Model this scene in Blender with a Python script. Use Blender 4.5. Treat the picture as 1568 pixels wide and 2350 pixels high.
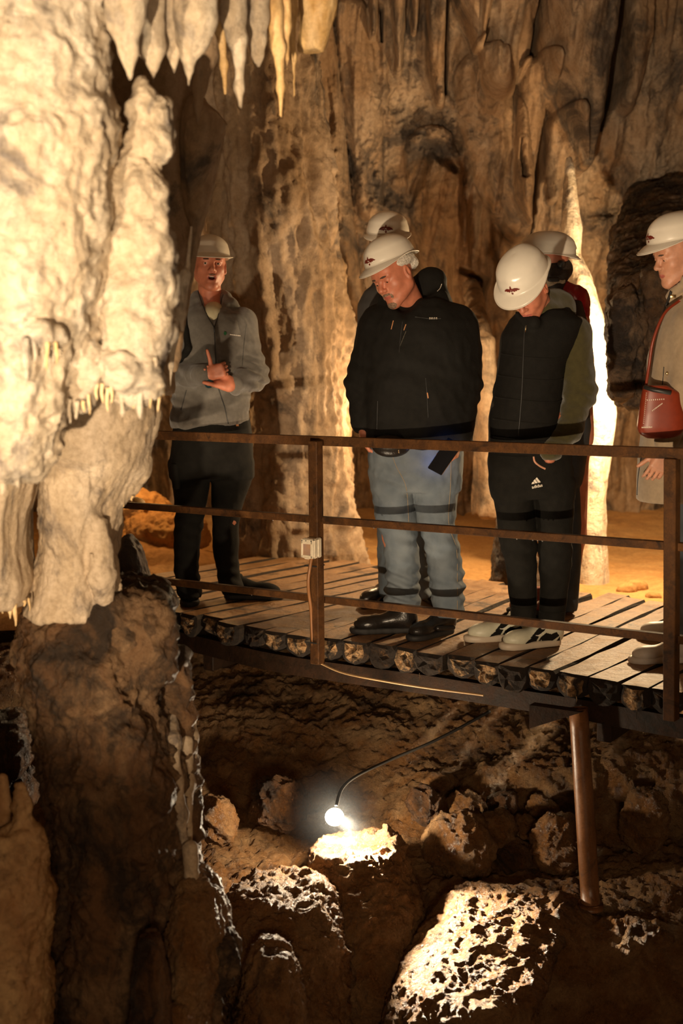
import bpy, math, random
import numpy as np
from mathutils import Vector
from mathutils.bvhtree import BVHTree

# ---------------------------------------------------------------- camera, world, lights, exposure
for o in list(bpy.data.objects): bpy.data.objects.remove(o)
SC = bpy.context.scene
COL = SC.collection
CAMZ, PITCH, F = 1.35, math.radians(7.4), 3264.0
cam_d = bpy.data.cameras.new('camera'); cam = bpy.data.objects.new('camera', cam_d); COL.objects.link(cam)
cam.location = (0, 0, CAMZ); cam.rotation_euler = (math.pi/2-PITCH, 0, 0)
cam_d.sensor_fit = 'VERTICAL'; cam_d.sensor_height = 36; cam_d.sensor_width = 24; cam_d.lens = 50
cam_d.clip_start = .05; cam_d.clip_end = 60
cam_d.dof.use_dof = True; cam_d.dof.focus_distance = 5.9; cam_d.dof.aperture_fstop = 2.6
SC.camera = cam
SC.view_settings.view_transform = 'Standard'; SC.view_settings.look = 'None'
SC.view_settings.gamma = 1; SC.view_settings.use_curve_mapping = False
SC.view_settings.exposure = 0.0
W = bpy.data.worlds.new('world'); SC.world = W; W.use_nodes = True
W.node_tree.nodes['Background'].inputs[0].default_value = (1, .62, .32, 1)
W.node_tree.nodes['Background'].inputs[1].default_value = .034

def P(px, py, d):
    u = (px-784)/F; v = (1175-py)/F; c, s = math.cos(PITCH), math.sin(PITCH)
    dy = c+v*s; dz = -s+v*c
    return np.array([u/dy*d, d, CAMZ+dz/dy*d])
def G(px, py, z=0.0):
    v = (1175-py)/F; c, s = math.cos(PITCH), math.sin(PITCH)
    return P(px, py, (z-CAMZ)/((-s+v*c)/(c+v*s)))

def lamp(name, kind, loc, power, color, size=.05, target=None, angle=60, blend=.4):
    l = bpy.data.lights.new(name, kind); l.energy = power; l.color = color
    if kind == 'AREA': l.size = size
    else: l.shadow_soft_size = size
    if kind == 'SPOT': l.spot_size = math.radians(angle); l.spot_blend = blend
    o = bpy.data.objects.new(name, l); COL.objects.link(o); o.location = loc
    if target is not None:
        o.rotation_euler = (Vector(target)-Vector(loc)).to_track_quat('-Z', 'Y').to_euler()
    return o
WARM = (1, .73, .45)
lamp('flood_light', 'SPOT', (-.72, -.9, .30), 1550, (1, .76, .50), .035, (.05, 6, 2.68), 47, .3)
lamp('soft_fill', 'SPOT', (.25, -1.2, .7), 190, (1, .72, .46), .35, (-.1, 6, 1.6), 60, .5)  # added fill, no cave lamp: lifts the shaded curtain and the guide's face
lamp('guide_light', 'SPOT', P(250, 1480, 5.2), 60, (1, .74, .48), .04, P(500, 700, 6.8), 50, .6)
lamp('column_light', 'SPOT', (-1.5, 1.2, 1.0), 420, (1, .81, .56), .05, (-1.03, 3.5, 1.62), 40, .6)
lamp('passage_light', 'POINT', P(1500, 850, 7.85), 230, (1, .70, .38), .06)
lamp('niche_light', 'POINT', P(905, 930, 8.7), 34, (1, .66, .34), .06)
lamp('left_niche_light', 'POINT', P(330, 960, 9.0), 22, (1, .55, .2), .08)
lamp('pit_light', 'POINT', P(779, 1876, 5.52), 36, (1, .80, .55), .022)
lamp('pit_beam', 'SPOT', P(779, 1876, 5.52), 430, (1, .82, .58), .02, P(1120, 2170, 5.0), 66, .8)
lamp('lower_left_fill', 'SPOT', (.1, .9, -.1), 15, (1, .60, .28), .1, P(150, 1900, 4.1), 60, .7)  # added fill that brightens the bottom left stalagmites and column foot
lamp('low_front_fill', 'SPOT', (.9, 1.2, -.6), 13, (1, .48, .17), .2, (-.1, 5.6, -1.0), 70, .6)  # added orange fill for the dark parts of the pit

# ---------------------------------------------------------------- noise
_rs = np.random.RandomState(7)
_perm = _rs.permutation(256); _perm = np.concatenate([_perm, _perm, _perm]).astype(np.int32)
_g = _rs.normal(size=(256, 3)).astype(np.float32); _g /= np.linalg.norm(_g, axis=1)[:, None]
def perlin(p):
    p = np.asarray(p, np.float32); fl = np.floor(p); i = fl.astype(np.int32) & 255; f = p-fl
    w = f*f*f*(f*(f*6-15)+10); out = 0
    for dx in (0, 1):
        wx = w[:, 0] if dx else 1-w[:, 0]
        for dy in (0, 1):
            wy = w[:, 1] if dy else 1-w[:, 1]
            for dz in (0, 1):
                wz = w[:, 2] if dz else 1-w[:, 2]
                h = _perm[_perm[_perm[(i[:, 0]+dx) & 255]+((i[:, 1]+dy) & 255)]+((i[:, 2]+dz) & 255)]
                g = _g[h]
                out = out+wx*wy*wz*(g[:, 0]*(f[:, 0]-dx)+g[:, 1]*(f[:, 1]-dy)+g[:, 2]*(f[:, 2]-dz))
    return out*1.5
def fbm(p, freq, octv=4, gain=.5, lac=2.1, ridge=False, sc=(1, 1, 1), seed=0):
    q = np.asarray(p, np.float32)*np.array(sc, np.float32)*freq+seed*17.31
    a, s, t = 1., 0., 0.
    for _ in range(octv):
        n = perlin(q)
        if ridge: n = 1-2*np.abs(n)
        s = s+a*n; t += a; a *= gain; q = q*lac+3.7
    return s/t

# ---------------------------------------------------------------- mesh helpers
def mk(name, V, Q, mat, parent=None, smooth=True, origin=None, midx=None):
    """V world coordinates; object origin = parent's origin, or its own base"""
    V = np.asarray(V, np.float64)
    if parent is not None: org = np.array(parent['_o'])
    elif origin is not None: org = np.array(origin)
    else: org = np.array([(V[:, 0].min()+V[:, 0].max())/2, (V[:, 1].min()+V[:, 1].max())/2, V[:, 2].min()])
    me = bpy.data.meshes.new(name)
    if isinstance(Q, np.ndarray):
        n, m = Q.shape
        me.vertices.add(len(V)); me.vertices.foreach_set('co', (V-org).astype(np.float32).ravel())
        me.loops.add(n*m); me.loops.foreach_set('vertex_index', Q.astype(np.int32).ravel())
        me.polygons.add(n); me.polygons.foreach_set('loop_start', np.arange(0, n*m, m, dtype=np.int32))
        me.polygons.foreach_set('loop_total', np.full(n, m, np.int32))
    else:
        me.from_pydata([tuple(v) for v in (V-org)], [], [tuple(int(i) for i in q) for q in Q])
    mats = mat if isinstance(mat, (list, tuple)) else [mat]
    for m_ in mats: me.materials.append(m_)
    if midx is not None: me.polygons.foreach_set('material_index', np.asarray(midx, np.int32))
    me.polygons.foreach_set('use_smooth', np.full(len(me.polygons), smooth, bool))
    me.update(calc_edges=True); me.validate()
    o = bpy.data.objects.new(name, me); COL.objects.link(o)
    o['_o'] = [float(x) for x in org]
    if parent is not None: o.parent = parent
    else: o.location = org
    return o
def empty(name, loc):
    o = bpy.data.objects.new(name, None); COL.objects.link(o); o.location = loc; o['_o'] = [float(x) for x in loc]
    o.empty_display_size = .1
    return o
def tag(o, label=None, cat=None, group=None, kind=None):
    if label: o['label'] = label
    if cat: o['category'] = cat
    if group: o['group'] = group
    if kind: o['kind'] = kind
    return o
def vnormals(V, Q):
    a = V[Q[:, 2]]-V[Q[:, 0]]; b = V[Q[:, 3]]-V[Q[:, 1]]; n = np.cross(a, b)
    N = np.zeros_like(V)
    for k in range(4):
        for c in range(3): N[:, c] += np.bincount(Q[:, k], n[:, c], len(V))
    return N/(np.linalg.norm(N, axis=1)[:, None]+1e-12)
def smoothv(V, Q, it=1, lam=.5):
    for _ in range(it):
        S = np.zeros_like(V); C = np.zeros(len(V))
        for k in range(4):
            j = Q[:, (k+1) % 4]; i = Q[:, k]
            for c in range(3): S[:, c] += np.bincount(i, V[j, c], len(V))
            C += np.bincount(i, minlength=len(V))
            for c in range(3): S[:, c] += np.bincount(j, V[i, c], len(V))
            C += np.bincount(j, minlength=len(V))
        V = V*(1-lam)+lam*S/np.maximum(C, 1)[:, None]
    return V
def gridq(n, m, wrap=False):
    i, j = np.meshgrid(np.arange(n-1), np.arange(m if wrap else m-1), indexing='ij'); j2 = (j+1) % m
    return np.stack([i*m+j, (i+1)*m+j, (i+1)*m+j2, i*m+j2], -1).reshape(-1, 4)
def join(parts):
    Vs, Qs, o = [], [], 0
    for V, Q in parts:
        Vs.append(V); Qs.append(Q+o); o += len(V)
    return np.concatenate(Vs), np.concatenate(Qs)
def box(c, s, R=None, bev=.0):
    """bevelled box as quads: center c, full sizes s, optional 3x3 columns = axes"""
    s = np.array(s)/2; b = bev if bev > 0 else min(s)*.12
    V, Q = [], []
    for ax in range(3):
        for sg in (-1, 1):
            a1, a2 = (ax+1) % 3, (ax+2) % 3; i0 = len(V)
            for u, v in ((-1, -1), (1, -1), (1, 1), (-1, 1)):
                p = [0, 0, 0]; p[ax] = sg*s[ax]; p[a1] = u*(s[a1]-b); p[a2] = v*(s[a2]-b); V.append(p)
            Q.append([i0, i0+1, i0+2, i0+3] if sg > 0 else [i0+3, i0+2, i0+1, i0])
    fidx = lambda ax, sg: (ax*2+(1 if sg > 0 else 0))*4
    def vid(ax, sgs):
        a1, a2 = (ax+1) % 3, (ax+2) % 3
        k = {(-1, -1): 0, (1, -1): 1, (1, 1): 2, (-1, 1): 3}[(sgs[a1], sgs[a2])]
        return fidx(ax, sgs[ax])+k
    for ax in range(3):
        a1, a2 = (ax+1) % 3, (ax+2) % 3
        for s1 in (-1, 1):
            for s2 in (-1, 1):
                sg = [0, 0, 0]; sg[a1] = s1; sg[a2] = s2
                A = sg[:]; A[ax] = -1; B = sg[:]; B[ax] = 1
                q = [vid(a1, A), vid(a1, B), vid(a2, B), vid(a2, A)]
                Q.append(q if s1*s2 < 0 else q[::-1])
    for sx in (-1, 1):
        for sy in (-1, 1):
            for sz in (-1, 1):
                sg = [sx, sy, sz]; q = [vid(0, sg), vid(1, sg), vid(2, sg)]
                if sx*sy*sz < 0: q = q[::-1]
                Q.append(q+[q[2]])
    V = np.array(V, float)
    if R is not None: V = V @ np.array(R).T
    return V+np.array(c), np.array(Q)
def frame(fwd, up=(0, 0, 1)):
    """columns: right, forward, up"""
    f = np.array(fwd, float); f /= np.linalg.norm(f); r = np.cross(f, up); r /= np.linalg.norm(r); u = np.cross(r, f)
    return np.stack([r, f, u], 1)
def beam(a, b, w, h, up=(0, 0, 1)):
    a, b = np.array(a, float), np.array(b, float); R = frame(b-a, up)
    return box((a+b)/2, (w, np.linalg.norm(b-a), h), R)
def tube(pts, r, n=10, caps=True):
    pts = np.array(pts, float); m = len(pts); r = np.broadcast_to(r, m)
    T = np.gradient(pts, axis=0); T /= np.linalg.norm(T, axis=1)[:, None]+1e-12
    up = np.array([0, 0, 1.]) if abs(T[0][2]) < .9 else np.array([1., 0, 0])
    V = []
    for i in range(m):
        a = np.cross(T[i], up); a /= np.linalg.norm(a)+1e-12; b = np.cross(a, T[i]); up = b
        th = np.arange(n)*2*math.pi/n
        V.append(pts[i]+r[i]*(np.cos(th)[:, None]*a+np.sin(th)[:, None]*b))
    V = np.concatenate(V); Q = gridq(m, n, True)
    if caps:
        V = np.vstack([V, pts[0], pts[-1]]); k = len(V)-2; e = []
        for j in range(0, n, 2):
            e.append([k, (j+2) % n, (j+1) % n, j]); b0 = (m-1)*n; e.append([k+1, b0+j, b0+(j+1) % n, b0+(j+2) % n])
        Q = np.vstack([Q, e])
    return V, Q
def smoothpath(pts, n):
    pts = np.array(pts, float); m = len(pts); t = np.linspace(0, m-1, n); out = []
    for x in t:
        i = min(int(x), m-2); f = x-i
        p0, p1, p2, p3 = pts[max(i-1, 0)], pts[i], pts[i+1], pts[min(i+2, m-1)]
        out.append(.5*((2*p1)+(-p0+p2)*f+(2*p0-5*p1+4*p2-p3)*f*f+(-p0+3*p1-3*p2+p3)*f**3))
    return np.array(out)

# ---------------------------------------------------------------- signed distance modelling
def _bb(pts, r): pts = np.array(pts); return pts.min(0)-r, pts.max(0)+r
def cap(a, b, r1, r2=None, k=.02, op='u', ax=None, s=1.):
    if isinstance(op, tuple): op, ax, s = 'u', op, (ax if ax is not None else 1.)
    a = np.array(a, float); b = np.array(b, float); r2 = r1 if r2 is None else r2
    if ax is not None:
        ax = np.array(ax, float); ax /= np.linalg.norm(ax)
    def f(p):
        q = p-a; ba = b-a
        if ax is not None:
            q = q+(q@ax)[:, None]*ax*(1/s-1); ba = ba+(ba@ax)*ax*(1/s-1)
        t = np.clip((q@ba)/(ba@ba+1e-9), 0, 1)
        return (np.linalg.norm(q-t[:, None]*ba, axis=1)-(r1+(r2-r1)*t))*min(1, s)
    lo, hi = _bb([a, b], max(r1, r2)*max(1, s)+k); return (f, lo, hi, k, op)
def ell(c, r, R=None, k=.02, op='u'):
    c = np.array(c, float); r = np.array(r, float)*np.ones(3)
    def f(p):
        q = p-c
        if R is not None: q = q@R
        k0 = np.linalg.norm(q/r, axis=1); k1 = np.linalg.norm(q/(r*r), axis=1)+1e-9
        return k0*(k0-1)/k1
    lo, hi = _bb([c], max(r)+k); return (f, lo, hi, k, op)
def loft(rows, k=.02, op='u', z=None, e=2.0):
    """rows (py, xl, xr, d, ry): horizontal sections fitted to an outline, each at its own depth"""
    L = []
    for (py, xl, xr, d, ry) in rows:
        c = P((xl+xr)/2, py, d); L.append((c[2], c[0], c[1], (xr-xl)/2*d/F, ry))
    L = np.array(sorted(L)); lo = np.array([(L[:, 1]-L[:, 3]).min(), (L[:, 2]-L[:, 4]).min(), L[0, 0]])-k-.01
    hi = np.array([(L[:, 1]+L[:, 3]).max(), (L[:, 2]+L[:, 4]).max(), L[-1, 0]])+k+.01
    def f(p):
        zz = p[:, 2]; I = [np.interp(zz, L[:, 0], L[:, j]) for j in range(1, 5)]
        q = ((np.abs(p[:, 0]-I[0])/I[2])**e+(np.abs(p[:, 1]-I[1])/I[3])**e)**(1/e)
        d = (q-1)*np.minimum(I[2], I[3]); dz = np.maximum(L[0, 0]-zz, zz-L[-1, 0])
        return np.maximum(d, dz)
    return (f, lo, hi, k, op)
def cut(n, pt):
    n = np.array(n, float); n /= np.linalg.norm(n); pt = np.array(pt, float)
    return (lambda p: (p-pt)@n, None, None, 0, 'i')
def rotlocal(prims, c, R, s=1.):
    """prims given in a local frame moved to the world"""
    out = []
    for f, lo, hi, k, op in prims:
        if lo is None: out.append((lambda p, f=f: f(((p-c)@R)/s)*s, None, None, k*s, op)); continue
        cs = np.array([[x, y, z] for x in (lo[0], hi[0]) for y in (lo[1], hi[1]) for z in (lo[2], hi[2])])
        w = (cs*s)@R.T+c
        out.append((lambda p, f=f: f(((p-c)@R)/s)*s, w.min(0), w.max(0), k*s, op))
    return out
def sdf_mesh(prims, h, smooth=1):
    us = [p for p in prims if p[4] == 'u']
    lo = np.min([p[1] for p in us], 0)-2*h; hi = np.max([p[2] for p in us], 0)+2*h
    n = np.ceil((hi-lo)/h).astype(int)+1
    Fd = np.full(n, .2, np.float32)
    axs = [lo[i]+np.arange(n[i])*h for i in range(3)]
    for f, l, u, k, op in prims:
        if l is None: a, b = np.zeros(3, int), n
        else:
            a = np.clip(np.floor((l-lo)/h).astype(int)-1, 0, n); b = np.clip(np.ceil((u-lo)/h).astype(int)+2, 0, n)
        if np.any(b <= a): continue
        X = np.stack(np.meshgrid(*[axs[i][a[i]:b[i]] for i in range(3)], indexing='ij'), -1)
        sh = X.shape[:3]; D = f(X.reshape(-1, 3)).reshape(sh).astype(np.float32)
        sl = tuple(slice(a[i], b[i]) for i in range(3)); C = Fd[sl]
        if op == 'u':
            if k > 0: hh = np.clip(.5+.5*(C-D)/k, 0, 1); Fd[sl] = C*(1-hh)+D*hh-k*hh*(1-hh)
            else: Fd[sl] = np.minimum(C, D)
        elif op == 's':
            D = -D
            if k > 0: hh = np.clip(.5-.5*(C-D)/k, 0, 1); Fd[sl] = C*(1-hh)+D*hh+k*hh*(1-hh)
            else: Fd[sl] = np.maximum(C, D)
        else: Fd[sl] = np.maximum(C, D)
    ins = Fd < 0
    c8 = [ins[dx:n[0]-1+dx, dy:n[1]-1+dy, dz:n[2]-1+dz] for dx in (0, 1) for dy in (0, 1) for dz in (0, 1)]
    s_ = sum(x.astype(np.int8) for x in c8); act = (s_ > 0) & (s_ < 8)
    idx = np.argwhere(act); cid = np.full(act.shape, -1, np.int64); cid[act] = np.arange(len(idx))
    cor = np.array([(dx, dy, dz) for dx in (0, 1) for dy in (0, 1) for dz in (0, 1)])
    val = np.stack([Fd[idx[:, 0]+c[0], idx[:, 1]+c[1], idx[:, 2]+c[2]] for c in cor], 1)
    acc = np.zeros((len(idx), 3)); cnt = np.zeros(len(idx))
    for i in range(8):
        for j in range(i+1, 8):
            if np.abs(cor[i]-cor[j]).sum() != 1: continue
            a, b = val[:, i], val[:, j]; m = (a < 0) != (b < 0)
            t = np.where(m, a/(a-b+1e-12), 0)
            acc += np.where(m[:, None], cor[i]+t[:, None]*(cor[j]-cor[i]), 0); cnt += m
    V = lo+(idx+acc/cnt[:, None])*h
    Q = []
    for ax in range(3):
        a1, a2 = (ax+1) % 3, (ax+2) % 3
        s0 = [slice(None)]*3; s1 = [slice(None)]*3; s0[ax] = slice(0, -1); s1[ax] = slice(1, None)
        A, B = ins[tuple(s0)], ins[tuple(s1)]
        E = np.argwhere(A != B); E = E[(E[:, a1] > 0) & (E[:, a2] > 0) & (E[:, a1] < n[a1]-1) & (E[:, a2] < n[a2]-1)]
        if not len(E): continue
        d1 = np.zeros(3, int); d1[a1] = 1; d2 = np.zeros(3, int); d2[a2] = 1
        q = np.stack([cid[tuple((E-d1-d2).T)], cid[tuple((E-d2).T)], cid[tuple(E.T)], cid[tuple((E-d1).T)]], 1)
        fl = ~A[tuple(E.T)]; q[fl] = q[fl][:, ::-1]; Q.append(q)
    Q = np.concatenate(Q); Q = Q[(Q >= 0).all(1)]
    if smooth: V = smoothv(V, Q, smooth)
    return V, Q
def disp(V, Q, fn):
    N = vnormals(V, Q); return V+N*fn(V)[:, None]

# ---------------------------------------------------------------- materials
def nodes(m):
    m.use_nodes = True; nt = m.node_tree; return nt, nt.nodes, nt.links, nt.nodes['Principled BSDF']
def mat(name, col, rough=.6, metal=0., noise=0., nscale=30., bump=0., bscale=200., spec=.5, coat=0., col2=None, sheen=0.):
    m = bpy.data.materials.new(name); nt, N, L, B = nodes(m)
    B.inputs['Roughness'].default_value = rough; B.inputs['Metallic'].default_value = metal
    B.inputs['Specular IOR Level'].default_value = spec; B.inputs['Coat Weight'].default_value = coat
    if sheen: B.inputs['Sheen Weight'].default_value = sheen
    tc = N.new('ShaderNodeTexCoord'); nz = N.new('ShaderNodeTexNoise'); nz.inputs['Scale'].default_value = nscale; nz.inputs['Detail'].default_value = 6
    L.new(tc.outputs['Object'], nz.inputs['Vector'])
    c2 = col2 if col2 else tuple(max(0, x*(1-noise)) for x in col)
    r = N.new('ShaderNodeValToRGB'); r.color_ramp.elements[0].position = .35; r.color_ramp.elements[1].position = .65
    r.color_ramp.elements[0].color = (*c2, 1); r.color_ramp.elements[1].color = (*col, 1)
    L.new(nz.outputs[0], r.inputs[0]); L.new(r.outputs[0], B.inputs['Base Color'])
    if bump:
        n2 = N.new('ShaderNodeTexNoise'); n2.inputs['Scale'].default_value = bscale; n2.inputs['Detail'].default_value = 4
        L.new(tc.outputs['Object'], n2.inputs['Vector'])
        b = N.new('ShaderNodeBump'); b.inputs['Strength'].default_value = bump; b.inputs['Distance'].default_value = .004
        L.new(n2.outputs[0], b.inputs['Height']); L.new(b.outputs[0], B.inputs['Normal'])
    return m
def rock(name, light, mid, dark, rough=.7, sc=2.2, stretch=.35, bump=.6, bdist=.02, fine=40, streak=.0, darkpos=.40, wet=0., midpos=.55):
    """light/mid blotches along the flow, dark mineral patches"""
    m = bpy.data.materials.new(name); nt, N, L, B = nodes(m)
    tc = N.new('ShaderNodeTexCoord'); mp = N.new('ShaderNodeMapping'); mp.inputs['Scale'].default_value = (1, 1, stretch)
    L.new(tc.outputs['Object'], mp.inputs[0])
    def noise(s, det=8, vec=mp, rg=.6, dist=0.):
        n = N.new('ShaderNodeTexNoise'); n.inputs['Scale'].default_value = s; n.inputs['Detail'].default_value = det
        n.inputs['Roughness'].default_value = rg; n.inputs['Distortion'].default_value = dist
        L.new(vec.outputs[0] if vec is mp else tc.outputs['Object'], n.inputs['Vector']); return n
    a = noise(sc*1.6, 8, mp, .62, .6); r1 = N.new('ShaderNodeValToRGB'); e = r1.color_ramp.elements
    e[0].position = midpos-.12; e[0].color = (*mid, 1); e[1].position = midpos+.1; e[1].color = (*light, 1); L.new(a.outputs[0], r1.inputs[0])
    b = noise(sc*1.1, 10, tc, .68, .8); r2 = N.new('ShaderNodeValToRGB'); e = r2.color_ramp.elements
    e[0].position = darkpos-.06; e[0].color = (1, 1, 1, 1); e[1].position = darkpos+.06; e[1].color = (0, 0, 0, 1); L.new(b.outputs[0], r2.inputs[0])
    mx = N.new('ShaderNodeMixRGB'); L.new(r2.outputs[0], mx.inputs[0]); L.new(r1.outputs[0], mx.inputs[1]); mx.inputs[2].default_value = (*dark, 1)
    b4 = noise(sc*4.6, 8, mp, .66, 1.0); r4 = N.new('ShaderNodeValToRGB'); e = r4.color_ramp.elements
    e[0].position = darkpos-.10; e[0].color = (.75, .75, .75, 1); e[1].position = darkpos+.03; e[1].color = (0, 0, 0, 1); L.new(b4.outputs[0], r4.inputs[0])
    m4 = N.new('ShaderNodeMixRGB'); L.new(r4.outputs[0], m4.inputs[0]); L.new(mx.outputs[0], m4.inputs[1]); m4.inputs[2].default_value = (*dark, 1); mx = m4
    f = noise(fine, 6, tc, .7); r3 = N.new('ShaderNodeValToRGB'); e = r3.color_ramp.elements
    e[0].position = .3; e[0].color = (.62, .58, .52, 1); e[1].position = .6; e[1].color = (1, 1, 1, 1); L.new(f.outputs[0], r3.inputs[0])
    mu = N.new('ShaderNodeMixRGB'); mu.blend_type = 'MULTIPLY'; mu.inputs[0].default_value = .8
    L.new(mx.outputs[0], mu.inputs[1]); L.new(r3.outputs[0], mu.inputs[2]); L.new(mu.outputs[0], B.inputs['Base Color'])
    rr = N.new('ShaderNodeMapRange'); rr.inputs[1].default_value = .35; rr.inputs[2].default_value = .65
    rr.inputs[3].default_value = max(.08, rough-wet); rr.inputs[4].default_value = min(1, rough+.12)
    L.new(a.outputs[0], rr.inputs[0]); L.new(rr.outputs[0], B.inputs['Roughness'])
    B.inputs['Specular IOR Level'].default_value = .5
    c = noise(fine*.45, 10, tc, .72, .3)
    b1 = N.new('ShaderNodeBump'); b1.inputs['Strength'].default_value = bump; b1.inputs['Distance'].default_value = bdist
    c2 = noise(fine*.16, 5, tc, .6, .5); b2 = N.new('ShaderNodeBump'); b2.inputs['Strength'].default_value = bump*.8; b2.inputs['Distance'].default_value = bdist*1.8
    L.new(c2.outputs[0], b2.inputs['Height']); L.new(b2.outputs[0], b1.inputs['Normal'])
    L.new(c.outputs[0], b1.inputs['Height']); L.new(b1.outputs[0], B.inputs['Normal'])
    return m
M = {}
M['wall'] = rock('cave_wall', (.40, .30, .205), (.27, .165, .085), (.075, .055, .04), .72, 1.5, .3, .7, .03, 26, darkpos=.44)
M['lobe'] = rock('flowstone', (.42, .31, .21), (.28, .18, .095), (.08, .06, .045), .72, 1.9, .3, .6, .02, 34, darkpos=.40)
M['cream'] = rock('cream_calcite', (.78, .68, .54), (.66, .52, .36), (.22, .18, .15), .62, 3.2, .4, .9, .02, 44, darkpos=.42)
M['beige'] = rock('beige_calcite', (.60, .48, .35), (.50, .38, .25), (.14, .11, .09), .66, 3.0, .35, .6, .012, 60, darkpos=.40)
M['honey'] = rock('honey_calcite', (.78, .58, .32), (.62, .38, .14), (.34, .2, .08), .5, 4, .3, .4, .008, 60, darkpos=.34)
M['mud'] = rock('wet_brown_rock', (.30, .16, .075), (.17, .075, .026), (.035, .02, .012), .46, 3.0, .8, 1., .03, 55, darkpos=.45, wet=.22)
M['darkrock'] = rock('dark_wet_rock', (.20, .135, .085), (.11, .06, .028), (.022, .015, .011), .46, 3.2, .5, .9, .02, 50, darkpos=.5, wet=.2)
M['crust'] = rock('crusted_rock', (.50, .30, .14), (.31, .145, .05), (.12, .06, .025), .42, 3.4, 1, 1., .035, 70, darkpos=.39, wet=.2)
M['hbrown'] = rock('honey_brown_calcite', (.56, .36, .17), (.38, .20, .08), (.14, .075, .03), .38, 4, .5, .8, .012, 60, darkpos=.40, wet=.15)
M['sand'] = rock('ochre_sand', (.52, .29, .10), (.44, .22, .065), (.28, .13, .045), .85, 2, 1, .5, .02, 40, darkpos=.34)
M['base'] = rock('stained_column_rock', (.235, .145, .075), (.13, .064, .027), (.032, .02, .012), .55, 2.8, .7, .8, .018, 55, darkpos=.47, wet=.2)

# ---------------------------------------------------------------- setting: back wall, ceiling, side walls, floor, pit
def bump2(x, z, cx, cz, sx, sz, a=0.):
    dx, dz = x-cx, z-cz
    if a: c, s = math.cos(a), math.sin(a); dx, dz = dx*c+dz*s, -dx*s+dz*c
    return np.exp(-(dx/sx)**2-(dz/sz)**2)
def wxz(px, py, d=9.9): p = P(px, py, d); return p[0], p[2]
def seg(x, z, pts, d=9.9):
    """distance to a polyline drawn between photo points on the wall, and width parameter along it"""
    pp = [wxz(a, b, d)+(w*d/F,) for a, b, w in pts]; best = np.full(x.shape, 9.)
    for (x0, z0, w0), (x1, z1, w1) in zip(pp[:-1], pp[1:]):
        t = np.clip(((x-x0)*(x1-x0)+(z-z0)*(z1-z0))/((x1-x0)**2+(z1-z0)**2), 0, 1)
        best = np.minimum(best, np.hypot(x-x0-t*(x1-x0), z-z0-t*(z1-z0))/(w0+(w1-w0)*t))
    return best
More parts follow.
